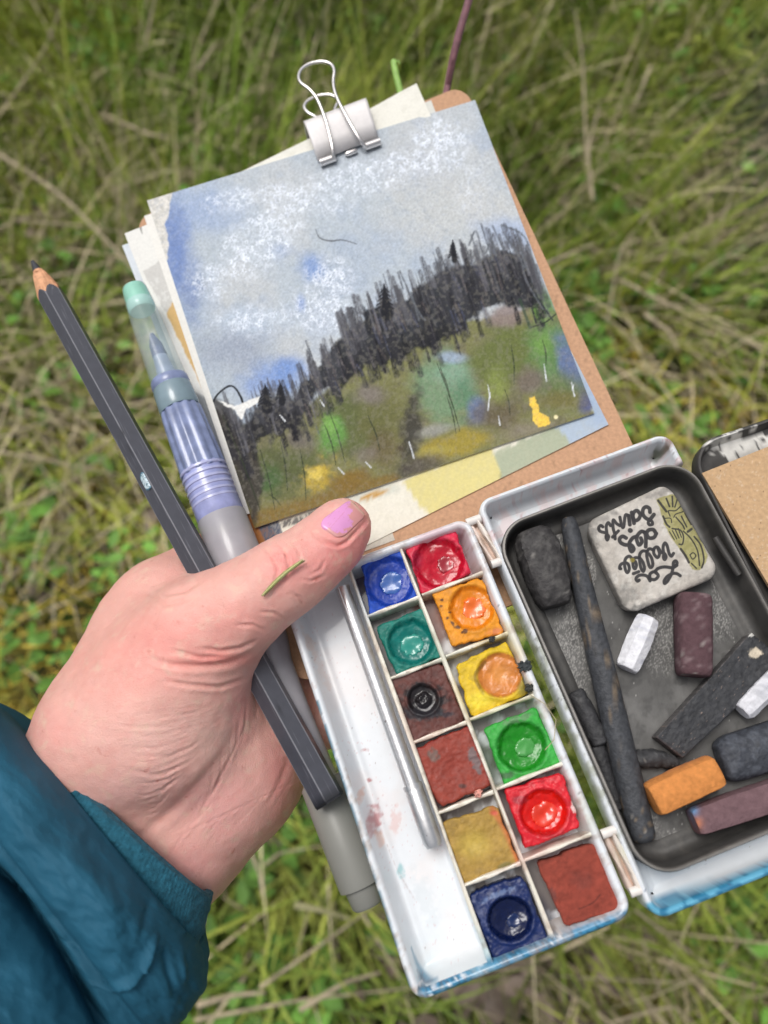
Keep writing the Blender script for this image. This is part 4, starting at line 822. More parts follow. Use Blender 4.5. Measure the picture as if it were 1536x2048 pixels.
# ================================================================== TIN WITH CHARCOAL AND PASTELS
tinm = mat('worn_tin', (1, 1, 1), .5, 200, .2, 900, .3, .0002, .5, vc=True, metal=.25)
TW, TL_ = .0600, .0965; ta = math.radians(20.6)
tax = np.array([math.cos(ta), math.sin(ta), 0]); tay = np.array([math.sin(ta), -math.cos(ta), 0]); OT = W(983, 1058, .0015)
def tx_(s, t, z=0.): return OT*np.array([1, 1, 0])+tax*s/1000+tay*t/1000+np.array([0, 0, z/1000])
tin = thing('metal_tin', 'dark grey tin with rounded corners holding charcoal, pastels and a stone', 'tin', tuple(tx_(30, 48, -8.8)))
TC = lin(88, 87, 85)
def tinpaint(cv):
    u, v = cv.u, cv.v; n = fbm(u/60, v/60, s=110); cv.mix(sstep(.4, .65, n)*.6, lin(112, 111, 109)); cv.mix(sstep(.55, .7, fbm(u/22, v/22, s=111))*.45, lin(62, 61, 60))
    dust = np.maximum.reduce([np.exp(-(((u-x)/rx)**2+((v-y)/ry)**2)) for x, y, rx, ry in [(1110, 1080, 22, 26), (1345, 1690, 50, 34), (1440, 1230, 40, 60), (1180, 1150, 14, 50), (1320, 1270, 60, 90), (1440, 1180, 20, 80), (1150, 1300, 60, 120), (1300, 1660, 30, 40)]])
    rd = 1-abs(noise(u/2.6+3*fbm(u/9, v/9), v/2.6, s=112)-.5)*6; cv.mix(np.clip(rd, 0, 1)*sstep(.3, .8, dust*(.5+fbm(u/12, v/12, s=113)))*.7, lin(168, 166, 162)); cv.mix((noise(u/2.2, v/2.2, s=114) > .968)*.65, lin(180, 178, 174))
rimt = [(0, -.0085), (-.0001, .0008), (.0002, .0015), (.0007, .0016), (.0011, .0010), (.0013, 0), (.0015, -.0050), (.0021, -.0068), (.0040, -.0078), (.0048, -.0076), (.0062, -.0082), (.0066, -.0084)]
sweep_rect('tin_wall', tx_(0, 0), tax, tay, TW, TL_, .0095, rimt, tinm, tin, paint=lambda cv: (cv.mix(np.full(len(cv.u), .5), lin(58, 56, 54)), cv.mix(sstep(.5, .8, fbm(cv.u/14, cv.v/14, s=2))*.25, lin(110, 106, 100)), cv.mix((cv.z > .0013)*.6, lin(150, 146, 140))), base=TC, step=.0008)  # pale top edge is the rim highlight, painted into the colour
ss = np.linspace(3, 57, 180); ts = np.linspace(3, 93.5, 260); S2, T2 = np.meshgrid(ss, ts, indexing='ij'); Pm = tx_(0, 0)+(S2[..., None]*tax+T2[..., None]*tay)/1000; Pm[..., 2] = -.0083+.0001*fbm(S2/6, T2/6); Pm = Pm.reshape(-1, 3)
u, v = PX(Pm); cv = Canvas(u, v, TC); tinpaint(cv); mesh('tin_floor', Pm, grid_faces(180, 260)[:, ::-1].tolist(), tinm, tin, True, cv.c)
# tin lid
OQ = W(1372, 893, -.001)
la = math.radians(18.5); lax = np.array([math.cos(la), math.sin(la), 0]); lay = np.array([math.sin(la), -math.cos(la), 0])
LTc = OQ*np.array([1, 1, 0]); riml = [(0, -.0060), (-.0001, -.0014), (.0003, -.0008), (.0009, -.0008), (.0014, -.0020), (.0020, -.0040), (.0034, -.0046), (.0046, -.0044), (.0060, -.0048), (.012, -.0050)]
def lidp(cv):
    rd = fbm((cv.u*.85-cv.v*.5)/14, (cv.v*.85+cv.u*.5)/3.5, s=120); d = np.exp(-(((cv.u-1490)/90)**2+((cv.v-890)/34)**2)); cv.mix(sstep(.42, .5, rd*(.45+.8*d))*(d > .25), lin(214, 212, 206))
sweep_rect('tin_lid', LTc, lax, lay, .060, .0965, .0095, riml, tinm, tin, paint=lidp, base=lin(70, 68, 66), step=.0005)
ss = np.linspace(10, 50, 90); ts = np.linspace(10, 86, 60); S2, T2 = np.meshgrid(ss, ts, indexing='ij'); Pm = LTc+(S2[..., None]*lax+T2[..., None]*lay)/1000; Pm[..., 2] = -.0049; Pm = Pm.reshape(-1, 3); u, v = PX(Pm); cv = Canvas(u, v, lin(70, 68, 66)); lidp(cv); mesh('lid_panel', Pm, grid_faces(90, 60)[:, ::-1].tolist(), tinm, tin, True, cv.c)
tube('tin_hinge', [W(1430, 1075, -.0002), W(1478, 1150, -.0002)], .0010, 12, tinm, tin, col=lin(60, 58, 56))
KC = lin(190, 158, 122)
def cardp(cv): cv.mix((noise(cv.u/2.6, cv.v/2.6, s=130) > .955)*.8, lin(90, 70, 54)); cv.mix(sstep(.5, .7, fbm(cv.u/60, cv.v/60, s=131))*.3, lin(176, 142, 106)); cv.mix((fbm(cv.u/5, cv.v/5, s=132) > .72)*.25, lin(226, 214, 196))
o = sheet('kraft_card', [(1404, 946), (1740, 812), (1980, 1380), (1600, 1275)], -.0003, .0012, (160, 160), kraft, cardp, base=KC); tag(o, 'plain brown kraft card lying in the open tin lid', 'card')

# stone with lettering
stm = mat('stone', (1, 1, 1), .75, 600, .12, 900, .6, .0006, .3, vc=True)
def stone_z(u, v, X, Y): return (fbm(u/40, v/40, s=140)-.5)*.0010+(fbm(u/9, v/9, s=141)-.5)*.0003-.0012*np.exp(-(((u-1415)/30)**2+((v-1160)/22)**2))
def stonep(cv):
    u, v = cv.u, cv.v; n = fbm(u/45, v/45, s=142); cv.mix(sstep(.4, .65, n)*.6, lin(170, 163, 154)); cv.mix(sstep(.55, .75, fbm(u/14, v/14, s=143))*.4, lin(206, 203, 196))
    for x, y, rx, ry, rot in [(1200, 1040, 40, 14, -30), (1320, 985, 60, 8, -24), (1420, 1160, 22, 14, -20), (1250, 1190, 30, 26, 40), (1180, 1060, 14, 40, -20), (1290, 1210, 50, 8, -20)]: cv.blob(x, y, rx, ry, lin(120, 118, 114), .6, .8, rot, .8, 9)
    z = lambda pts: [(x/4.655+1150, y/4.655+940) for x, y in pts]
    # badge: open hand and fork in olive
    cv.poly(z([(755, 270), (900, 225), (965, 240), (1020, 330), (1050, 400), (1095, 520), (1140, 560), (1190, 680), (1235, 800), (1220, 870), (1160, 935), (1090, 925), (1050, 840), (960, 720), (900, 640), (865, 570), (830, 500), (800, 420), (790, 350)]), lin(146, 141, 84), .9, 1.6, 1.8, 8); cv.mix((cv.c[:, 2] < .13)*sstep(.45, .65, fbm(u/6, v/6, s=146))*.5, lin(166, 160, 118))
    K = lin(52, 50, 50); L_ = lambda pts, wd: cv.stroke(z(pts), wd, K, .95, .3)
    L_([(775, 285), (850, 385)], 5); L_([(850, 265), (880, 340)], 3.6); L_([(905, 245), (910, 340)], 3.4); L_([(955, 265), (930, 345)], 3); L_([(1000, 320), (960, 360), (930, 380), (870, 380), (885, 430)], 2.6); L_([(1000, 320), (1015, 380), (940, 410), (920, 440)], 2.4)
    L_([(820, 430), (850, 500), (880, 530)], 4); L_([(840, 450), (890, 450), (900, 490)], 2.2); L_([(940, 440), (1000, 510), (1020, 550)], 3); L_([(990, 430), (1040, 530)], 3); L_([(1030, 400), (1085, 500)], 6)
    for q in range(4): L_([(880+q*27, 575-q*10), (925+q*22, 650-q*8)], 2.4)
    L_([(905, 545), (980, 560), (1010, 620), (1000, 690), (970, 690)], 3.2); L_([(1010, 570), (1080, 640), (1140, 750), (1160, 890)], 3); L_([(1110, 620), (1170, 700), (1200, 830), (1180, 910)], 3.6); L_([(985, 735), (1030, 800), (1060, 860)], 5)
    L_([(1070, 790), (1100, 770), (1125, 800), (1095, 830), (1070, 790)], 2.4); L_([(1085, 870), (1130, 915)], 3); L_([(1050, 575), (1085, 550)], 5)
    # lettering: four lines
    y_ = lambda pts: [(x/8.303+1185, y/8.303+1005) for x, y in pts]
    T_ = lambda pts, wd: cv.stroke(y_(pts), wd, lin(50, 49, 51), .97, .22)
    for wd, group in ((8.0, [[(955, 160), (945, 100), (890, 72), (842, 110), (835, 190), (880, 255), (950, 280), (1020, 200)], [(650, 165), (690, 345)], [(790, 190), (740, 135), (685, 165), (672, 240), (705, 300), (765, 275), (795, 215)], [(620, 368), (600, 220)],
                      [(1058, 520), (1010, 452), (930, 460), (900, 520), (940, 588), (1020, 580), (1060, 515)], [(872, 500), (887, 600), (884, 735)], [(860, 492), (810, 482), (752, 540), (735, 620), (772, 705), (820, 655), (802, 590)], [(740, 560), (665, 592), (610, 680), (618, 760), (650, 815), (686, 770), (640, 705), (550, 705), (470, 668), (450, 605), (500, 562), (558, 590)]]),
                     (6.6, [[(950, 285), (925, 335), (948, 370), (995, 360), (985, 312), (945, 290)], [(600, 220), (545, 212), (520, 395), (490, 398), (455, 245)], [(455, 385), (400, 350), (345, 290), (342, 420), (368, 520), (375, 605)], [(332, 575), (430, 472)], [(300, 385), (262, 335), (228, 400), (242, 520), (268, 565), (245, 622), (224, 565), (235, 512), (130, 480), (102, 425), (135, 382), (172, 405)],
                      [(1345, 845), (1310, 892), (1270, 840), (1240, 720), (1203, 672), (1172, 740), (1182, 850), (1178, 915), (1200, 948), (1222, 900), (1200, 850)], [(1140, 835), (1082, 742), (1025, 765), (1020, 850), (1080, 915), (1112, 850), (1088, 770)], [(1010, 790), (940, 770), (900, 850), (920, 980), (958, 1080), (1000, 1040), (984, 930), (935, 850)], [(900, 812), (835, 806), (785, 860), (783, 960), (802, 1080), (842, 1145), (862, 1090), (836, 990), (785, 920)],
                      [(770, 918), (700, 922), (672, 1000), (682, 1078), (710, 1100), (730, 1040), (712, 980)], [(678, 1182), (768, 1148)], [(650, 925), (610, 892), (555, 925), (532, 1010), (548, 1120), (580, 1165), (612, 1105), (592, 1025), (540, 1000), (470, 1030), (450, 1090), (470, 1100)]]),
                     (6.8, [[(1370, 1060), (1405, 1010), (1380, 970), (1345, 1000), (1338, 1080), (1310, 1190), (1250, 1300), (1200, 1345), (1192, 1300), (1240, 1230), (1330, 1180), (1400, 1182), (1455, 1215)], [(1400, 1045), (1330, 1082), (1200, 1070), (1100, 1090), (1045, 1135)], [(1080, 1190), (1020, 1150), (955, 1190), (962, 1265), (1040, 1278), (1092, 1220), (1060, 1165)], [(955, 1300), (912, 1230), (850, 1205), (770, 1212), (722, 1262), (745, 1305), (775, 1290)]])):
        for q in group: T_(q, wd)
    cv.stroke(y_([(626, 463), (630, 466)]), 10, lin(50, 49, 51), .97, .2)
    cv.blob(1265, 1120, 6, 5, lin(140, 128, 60), .9); cv.blob(1257, 1121, 3, 3, lin(214, 206, 180), .8); cv.mix((noise(u/2.4, v/2.4, s=144) > .95)*.3, lin(110, 106, 100))
st = slab('stone', [(1170, 1044), (1337, 963), (1445, 1148), (1257, 1229)], -.0008, .0070, 300, stm, stone_z, stonep, None, .26, .10, .0014, lin(190, 184, 176), taper=.05); tag(st, 'square pale grey stone tile printed La Vallée des Saints with olive emblem', 'stone')

# sticks
char = mat('charcoal', (1, 1, 1), .6, 700, .3, 1100, .6, .0005, .35, vc=True)
past = mat('pastel', (1, 1, 1), .9, 700, .14, 1200, .7, .0004, .15, vc=True)
CHC = lin(66, 67, 70)
def streak(colr, sc2, sc_col, th=.6, sd=0):
    def f(V):
        u, v = PX(V); c = np.tile(colr, (len(V), 1)); n = fbm(u/sc2, v/sc2, s=sd); m = sstep(th, th+.08, n)[:, None]*.7; c = c*(1-m)+sc_col*m
        m = ((noise(u/2, v/2, s=sd+1) > .96)*.5)[:, None]; c = c*(1-m)+lin(150, 146, 140)*m; return c*(.85+.3*fbm(u/5, v/5, s=sd+2))[:, None]
    return f
def rod(name, px, zc, rpx, sides, m, colf, label, cat, group=None, n=30, prof=None, rot=0, ends=.15, wob=.04, sd=0, flat=1.):
    shr = .16 if m is past else .40
    P3 = np.array([W(u, v, zc if np.isscalar(zc) else zc[i]) for i, (u, v) in enumerate(px)]); t = np.linspace(0, 1, len(P3)); e = .5-.5*np.cos(np.linspace(0, math.pi, n)); tt = e
    Q = np.stack([np.interp(tt, t, P3[:, i]) for i in range(3)], -1)
    for _ in range(2): Q[1:-1] = .5*Q[1:-1]+.25*(Q[:-2]+Q[2:])
    rr = np.interp(tt, t, np.broadcast_to(rpx, (len(px),)).astype(float))*depth(px[0][0], px[0][1], zc if np.isscalar(zc) else zc[0])/FP
    L = np.linalg.norm(P3[-1]-P3[0]); edge = np.clip(np.minimum(tt, 1-tt)*L/(rr.mean()*ends*2+1e-9), 0, 1); rr = rr*(1-shr+shr*np.sqrt(1-(1-edge)**2))
    o = tube(name, Q, rr, sides, m, None, prof=prof, rot=rot, flat=flat, ang=40)
    V = np.empty(len(o.data.vertices)*3); o.data.vertices.foreach_get('co', V); V = V.reshape(-1, 3); nn = (fbm(V[:, 0]*900+sd, V[:, 1]*900, V[:, 2]*900, s=sd)-.5)
    cax = Q[np.clip(np.arange(len(V))//sides, 0, n-1)]; V = cax+(V-cax)*(1+nn*wob*3)[:, None]; o.data.vertices.foreach_set('co', V.ravel())
    a = o.data.color_attributes.new('Col', 'FLOAT_COLOR', 'POINT'); c = np.ones((len(V), 4), np.float32); c[:, :3] = colf(V); a.data.foreach_set('color', c.ravel())
    tag(o, label, cat, group); return o
sqp = lambda k: (lambda ph: 1/np.maximum(abs(np.cos(ph)), abs(np.sin(ph)))**k)
fz = -.0083
rod('charcoal_block', [(1060, 1062), (1080, 1110), (1112, 1212)], fz+.0048, [38, 44, 40], 40, char, streak(lin(58, 56, 56), 12, lin(84, 82, 80), .55, 3), 'thick half round charcoal block in the top left corner of the tin', 'charcoal', prof=sqp(.35), ends=.6, wob=0.10, sd=3, n=40)
o = rod('charcoal_stick', [(1136, 1036), (1162, 1160), (1205, 1340), (1243, 1500), (1272, 1620), (1290, 1684)], fz+.0040, [17, 20, 24, 25, 24, 21], 28, char, streak(lin(64, 66, 70), 10, lin(120, 104, 84), .66, 5), 'long thin charcoal stick lying down the length of the tin', 'charcoal', n=60, ends=.8, wob=.04, sd=5)
rod('charcoal_piece', [(1148, 1382), (1175, 1430), (1202, 1490)], fz+.0030, [18, 19, 18], 20, char, streak(lin(58, 58, 60), 8, lin(80, 80, 80), .6, 7), 'split charcoal piece left of the long stick against the tin wall', 'charcoal', wob=0.15, sd=7)
rod('charcoal_piece', [(1192, 1492), (1216, 1560), (1238, 1620)], fz+.0024, [17, 16, 10], 20, char, streak(lin(50, 50, 52), 8, lin(72, 72, 72), .6, 8), 'smaller dark charcoal piece tucked in below the split one', 'charcoal', wob=0.15, sd=8)
rod('charcoal_piece', [(1264, 1518), (1310, 1516), (1358, 1526)], fz+.0024, [16, 19, 9], 18, char, streak(lin(56, 56, 58), 8, lin(84, 84, 84), .6, 9), 'small charcoal chunk between the long stick and the flat black stick', 'charcoal', wob=0.18, sd=9)
rod('plum_pastel', [(1385, 1190), (1386, 1270), (1387, 1352)], fz+.0052, [34, 34, 32], 28, past, streak(lin(90, 68, 72), 11, lin(126, 108, 110), .58, 11), 'dusty plum pastel stick below the stone', 'pastel', prof=sqp(.55), rot=.45, wob=.03, ends=.25, sd=11)
rod('white_chalk', [(1296, 1236), (1276, 1285), (1253, 1338)], fz+.0042, [24, 27, 24], 8, past, streak(lin(222, 222, 226), 9, lin(186, 188, 200), .6, 13), 'short faceted white chalk in the middle of the tin', 'chalk', rot=.25, wob=.03, ends=.3, sd=13)
rod('white_chalk', [(1572, 1338), (1530, 1378), (1484, 1424)], fz+.0050, [24, 24, 21], 8, past, streak(lin(214, 214, 219), 9, lin(166, 168, 176), .6, 14), 'white chalk at the right edge beside the flat black stick', 'chalk', rot=.5, wob=.04, ends=.3, sd=14)
o = slab('black_crayon', [(1313, 1474), (1503, 1264), (1572, 1322), (1367, 1516)], fz+.0056, .0050, 90, char, lambda u, v, X, Y: (fbm(u/12, v/12, s=150)-.5)*.0006, lambda cv: (cv.mix((noise(cv.u/2.4, cv.v/2.4, s=151) > .95)*.7, lin(150, 130, 118)), cv.blob(1511, 1306, 13, 11, lin(196, 184, 164), 1, .3, 0, .6, 6), cv.blob(1506, 1268, 9, 5, lin(214, 212, 206), 1, .3, -20, .7, 5), cv.stroke([(1313, 1474), (1503, 1264)], 3, lin(110, 106, 104), .7, .4, .5), cv.stroke([(1313, 1474), (1367, 1516)], 3, lin(100, 90, 88), .7, .4, .5)) and None, None, .05, .06, .0004, lin(54, 55, 58)); tag(o, 'flat square black drawing stick with white specks at its upper end', 'drawing stick')
o = slab('graphite_lump', [(1436, 1478), (1600, 1425), (1640, 1520), (1466, 1572)], fz+.0072, .0064, 90, char, lambda u, v, X, Y: -.0018*(Y**2)+(fbm(u/20, v/20, s=152)-.5)*.0008, lambda cv: cv.mix(sstep(.5, .65, fbm(cv.u/14, cv.v/14, s=153))*.5, lin(84, 88, 96)), None, .4, .3, .0020, lin(62, 65, 72)); tag(o, 'smooth rounded blue grey graphite lump at the right of the tin', 'graphite')
def oc(V):
    u, v = PX(V); c = np.tile(lin(204, 134, 74), (len(V), 1)); t = sstep(-14, 10, (v-1540)+.42*(u-1340)); c = lin(212, 138, 100)*(1-t[:, None])+c*t[:, None]; return c*(.85+.3*fbm(u/7, v/7, s=15))[:, None]
rod('orange_pastel', [(1302, 1600), (1365, 1570), (1432, 1540)], fz+.0060, [34, 35, 33], 28, past, oc, 'bright orange pastel stub in the lower part of the tin', 'pastel', prof=sqp(.5), rot=.3, wob=.02, ends=.2, sd=15)
def pc(V):
    u, v = PX(V); c = np.tile(lin(112, 88, 92), (len(V), 1)); m = np.exp(-(((u-1387)/9)**2+((v-1622)/13)**2))[:, None]; c = c*(1-m)+lin(96, 132, 170)*m; m = np.exp(-(((u-1394)/10)**2+((v-1646)/11)**2))[:, None]; c = c*(1-m)+lin(190, 122, 92)*m; return c*(.85+.3*fbm(u/8, v/8, s=16))[:, None]
rod('brown_pastel', [(1386, 1644), (1460, 1618), (1600, 1572)], fz+.0046, [27, 30, 30], 28, past, pc, 'purple brown pastel stick with a blue smudge, nearest the tin bottom edge', 'pastel', prof=sqp(.6), rot=.35, wob=.02, ends=.3, sd=16)

# ================================================================== PENCIL AND WATER BRUSH
pn = thing('pencil', 'dark grey hexagonal pencil with sharpened tip and white oval mark', 'pencil', tuple(W(360, 1060, -.008)))
pa, pb = W(65, 523, -.0040), W(661, 1604, -.0042); pd = (pb-pa)/np.linalg.norm(pb-pa); PL = np.linalg.norm(pb-pa); pr_ = .0041
psd = np.cross(pd, [0, 0, 1.]); psd /= np.linalg.norm(psd); pnu = np.cross(psd, pd)
lac = mat('pencil_lacquer', (1, 1, 1), .35, 400, .08, 1500, .2, .0001, .5, vc=True, coat=.3); wood = mat('pencil_wood', (1, 1, 1), .7, 500, .2, 900, .3, .0002, .2, vc=True); lead = mat('pencil_lead', lin(60, 60, 66), .35, 900, .15, 900, .2, .0002, .5)
na = 144; ph = np.arange(na)/na*2*math.pi; hexr = .925/np.cos(((ph+math.radians(36)) % (math.pi/3))-math.pi/6)*1.0
xs = np.concatenate([np.linspace(0, .0045, 10), np.linspace(.0047, .0205, 90), np.linspace(.0215, PL-.0006, 60), [PL-.0003, PL]])
cone = .0006+(xs)*.0034/.0148
V = []
for x, c_ in zip(xs, cone):
    hr = pr_*hexr*(1 if x < PL-.0004 else .96); r_ = np.minimum(hr, c_+.0003*np.sin(ph*3)*(x > .006)); 
    V.append(pa+pd*x+(r_*np.cos(ph))[:, None]*psd+(r_*np.sin(ph))[:, None]*pnu)
V = np.array(V); isb = (cone[:, None] > pr_*hexr[None]); 
F = grid_faces(na, len(xs), False) if False else None
Ii, Jj = np.meshgrid(np.arange(len(xs)-1), np.arange(na), indexing='ij'); Fq = np.stack([Ii*na+Jj, (Ii+1)*na+Jj, (Ii+1)*na+(Jj+1) % na, Ii*na+(Jj+1) % na], -1)[..., ::-1]
kb = isb[:-1]|(xs[:-1] > .0208)[:, None]; kl = np.broadcast_to((xs[:-1] < .0047)[:, None], kb.shape); kw = ~kb & ~kl
Vf = V.reshape(-1, 3); u, v = PX(Vf)
def sub(name, k, m, colr, extra=[]):
    f = Fq[k].reshape(-1, 4); used, inv = np.unique(f, return_inverse=True); mesh(name, Vf[used], inv.reshape(-1, 4).tolist()+extra, m, pn, True, colr[used], ang=25)
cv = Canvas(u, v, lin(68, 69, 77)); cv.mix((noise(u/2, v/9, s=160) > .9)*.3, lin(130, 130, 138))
ridge = np.abs(((ph+math.radians(36)) % (math.pi/3))) ; ridge = np.minimum(ridge, math.pi/3-ridge); rm = np.tile(ridge < .035, len(xs)); cv.mix(rm*.45, lin(160, 160, 166))  # bright highlight along each ridge, painted into the lacquer colour
cv.mix((Vf-pa) @ pd > PL-.0022, lin(30, 30, 34)); 
for x, y in [(245, 860), (262, 905), (180, 700), (560, 1420), (600, 1480)]: cv.blob(x, y, 4, 7, lin(48, 48, 54), .9, .4, 0, .6, 5)
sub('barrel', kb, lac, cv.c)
cw_ = Canvas(u, v, lin(212, 160, 124)); cw_.mix(sstep(.45, .6, noise((u*.87-v*.48)/3, (v*.87+u*.48)/26, s=161))*.4, lin(184, 126, 92)); sub('wood_tip', kw, wood, cw_.c)
sub('lead', kl, lead, cw_.c)
mesh('end_cap', V[-1], [list(range(na))[::-1]], mat('pencil_end', lin(24, 24, 28), .4), pn, False)
# oval mark on the left upper face
fa = math.radians(118); 
oc_ = W(293, 960, 0); tq = (oc_-pa) @ pd
k = []; 
ovm = mat('oval_print', (1, 1, 1), .45, 900, .05, 900, .2, .0001, vc=True)
rr_, aa_ = np.meshgrid(np.linspace(0, 1, 10), np.linspace(0, 2*math.pi, 30, endpoint=False), indexing='ij')
def on_hex(x, lat):
    a = math.pi/2+0*lat; # walk the upper faces: find angle whose lateral offset equals lat
    an = np.linspace(.05, math.pi-.05, 400); hr = pr_*.925/np.cos(((an+math.radians(48)) % (math.pi/3))-math.pi/6); la_ = hr*np.cos(an); o_ = np.argsort(la_); A = np.interp(lat, la_[o_], an[o_]); H_ = np.interp(lat, la_[o_], hr[o_])+.00006
    return pa+pd*np.asarray(x)[..., None]+(H_*np.cos(A))[..., None]*psd+(H_*np.sin(A))[..., None]*pnu
lat0 = (oc_-pa) @ psd; OVR = on_hex(tq+.0030*rr_*np.cos(aa_), lat0+.0004+.0017*rr_*np.sin(aa_)); Vo = OVR.reshape(-1, 3); ncol = np.where((rr_.ravel() > .86)[:, None], lin(70, 110, 130), lin(196, 214, 222))
ncol = np.where(((fbm(Vo[:, 0]*2500, Vo[:, 1]*2500, s=4) > .62) & (rr_.ravel() > .3))[:, None], lin(110, 140, 155), ncol)
f1 = []; 
for i in range(9):
    for j in range(30): f1.append([i*30+j, i*30+(j+1) % 30, (i+1)*30+(j+1) % 30, (i+1)*30+j])
mesh('oval_mark', Vo, [q[::-1] for q in f1], ovm, pn, True, ncol)

wb = thing('water_brush', 'translucent blue water brush with mint cap lying between pencil and papers', 'brush', tuple(W(470, 1060, -.014)))
qa, qb = W(267, 573, -.0035), W(738, 1812, -.0150); BLn = np.linalg.norm(qb-qa)
def at_(v):
    lo, hi = 0., 1.
    for _ in range(30):
        m_ = (lo+hi)/2
        if PX(qa+(qb-qa)*m_)[1] < v: lo = m_
        else: hi = m_
    return lo
def wpart(name, vs, ws, m, par, sides=36, col=None, bump=0):
    t = [at_(v) for v in vs]; P3 = [qa+(qb-qa)*q for q in t]; r = [w_/2*depth(*PX(p), p[2])/FP for w_, p in zip(ws, P3)]
    pf = (lambda ph_: 1+bump*np.cos(ph_*12)) if bump else None
    return tube(name, P3, r, sides, m, par, prof=pf, col=col, ang=50)
clr = mat('clear_cap', lin(196, 216, 214), .12, 300, .05, 500, .1, .0002, .6, alpha=.26, coat=.5)
mint = mat('mint_plastic', lin(140, 214, 188), .25, 300, .05, 500, .1, .0002, .5, coat=.4, sss=0)
mint2 = mat('pale_mint_plastic', lin(176, 222, 212), .25, 300, .05, 500, .1, .0002, .5, coat=.4)
viol = mat('violet_plastic', lin(136, 148, 186), .3, 250, .25, 400, .2, .0003, .5, coat=.4, alpha=.85); viol2 = mat('pale_violet_plastic', lin(172, 176, 212), .3, 250, .15, 400, .2, .0003, .5, coat=.4)
frost = mat('frosted_plastic', lin(178, 176, 182), .3, 90, .12, 400, .15, .0003, .5, alpha=.72, coat=.4); greyp = mat('grey_cap_plastic', lin(130, 130, 124), .4, 100, .04, 300, .1, .0002, .4); gpl = mat('collar_plastic', lin(134, 156, 166), .25, 200, .1, 400, .1, .0002, .5, alpha=.85, coat=.4)
cap = wpart('cap', [574, 576, 600, 640, 700, 770, 800], [30, 48, 56, 62, 68, 74, 77], clr, wb)
wpart('cap_tip', [573, 575, 582, 606], [20, 42, 49, 52], mint, cap); wpart('cap_insert', [600, 604, 618, 622], [46, 53, 55, 50], mint2, cap)
wpart('bristles', [668, 690, 712, 740], [8, 26, 30, 20], mat('bristles', lin(74, 84, 130), .6, 200, .4, 600, .8, .001), wb); wpart('ferrule', [700, 735, 775, 800], [26, 34, 48, 52], mat('inner_ferrule', lin(140, 154, 186), .4, 200, .2), wb)
wpart('cap_ring', [758, 762, 772, 776], [70, 76, 77, 74], viol, cap)
wpart('collar', [775, 780, 815, 820], [74, 79, 82, 79], gpl, wb)
wpart('grip', [820, 826, 880, 930, 946], [76, 81, 86, 90, 92], viol, wb, 96, bump=.04)
for v_ in np.arange(938, 1010, 12.5): wpart('grip_ring', [v_, v_+2, v_+6, v_+8], [88, 96, 96, 90], viol2, wb)
wpart('grip_end', [936, 940, 1030, 1034], [88, 90, 96, 92], mat('grip_violet', lin(150, 156, 200), .3, 250, .2, 400, .2, .0003, .5, coat=.4), wb)
wpart('barrel', [1030, 1036, 1120, 1220, 1270, 1290, 1330, 1420, 1540, 1600], [90, 99, 102, 94, 82, 78, 62, 60, 66, 74], frost, wb)
wpart('end_cap', [1560, 1566, 1760, 1770, 1772, 1806, 1814], [76, 88, 90, 88, 70, 66, 56], greyp, wb)

# ================================================================== HAND
def hand_prims():
    T = []
    A = lambda *a, **k: T.append(pr(*a, **k))
    # thumb
    A(689, 1048, 9, 52, 664, 1080, 9.5, 57, k=.006); A(664, 1080, 9.5, 58, 614, 1124, 10, 62); A(614, 1124, 10, 62, 562, 1162, 10.5, 71); A(562, 1160, 10.5, 73, 490, 1208, 9, 76); A(492, 1206, 9, 77, 410, 1262, 3, 84)
    # ball of the thumb
    A(410, 1262, 3, 86, 350, 1350, -6, 118, k=.014); A(350, 1350, -6, 122, 320, 1440, -11, 148, k=.016); A(325, 1440, -12, 144, 218, 1500, -13, 116, k=.016); A(218, 1500, -13, 116, 120, 1650, -15, 116, k=.02)
    A(420, 1322, -4, 62, 442, 1326, -4, 58, k=.005); A(410, 1385, -8, 74, 426, 1400, -9, 70, k=.006)
    # back of the hand and index knuckle behind the pencil
    A(240, 1385, -17, 92, 300, 1272, -20, 92, k=.014); A(300, 1272, -20, 90, 350, 1216, -22, 78, k=.014); A(350, 1216, -22, 78, 408, 1130, -26, 62, k=.010); A(330, 1210, -16, 60, 430, 1230, -8, 50, k=.014)
    # palm and heel
    A(320, 1690, -26, 114, 448, 1570, -28, 118, k=.008); A(448, 1570, -28, 118, 500, 1465, -32, 112, k=.012); A(500, 1470, -32, 112, 450, 1280, -32, 100, k=.016); A(220, 1560, -24, 108, 320, 1690, -26, 110, k=.014); A(320, 1690, -26, 110, 150, 1850, -24, 125, k=.016)
    # fingers under the board: each three bones, unequal, slightly curled up against it
    for pts, rr_ in (([(420, 1135), (540, 1090), (640, 1062), (715, 1050)], (58, 52, 48, 42)), ([(480, 1255), (640, 1205), (750, 1170), (835, 1150)], (60, 54, 50, 44)),
                     ([(520, 1370), (690, 1330), (800, 1300), (880, 1285)], (58, 52, 48, 43)), ([(540, 1475), (690, 1440), (775, 1420), (840, 1410)], (52, 46, 42, 37))):
        zz = (-31, -29, -26.5, -25)
        for i in range(3): A(pts[i][0], pts[i][1], zz[i], rr_[i], pts[i+1][0], pts[i+1][1], zz[i+1], rr_[i+1], k=.004)
    return T
HP = hand_prims(); hV, hF = sdf_mesh(HP, .0011); hV, hF, hN = subdiv(hV, hF)
hu, hv = PX(hV); facing = hN[:, 2] > -.1
disp = np.zeros(len(hV))
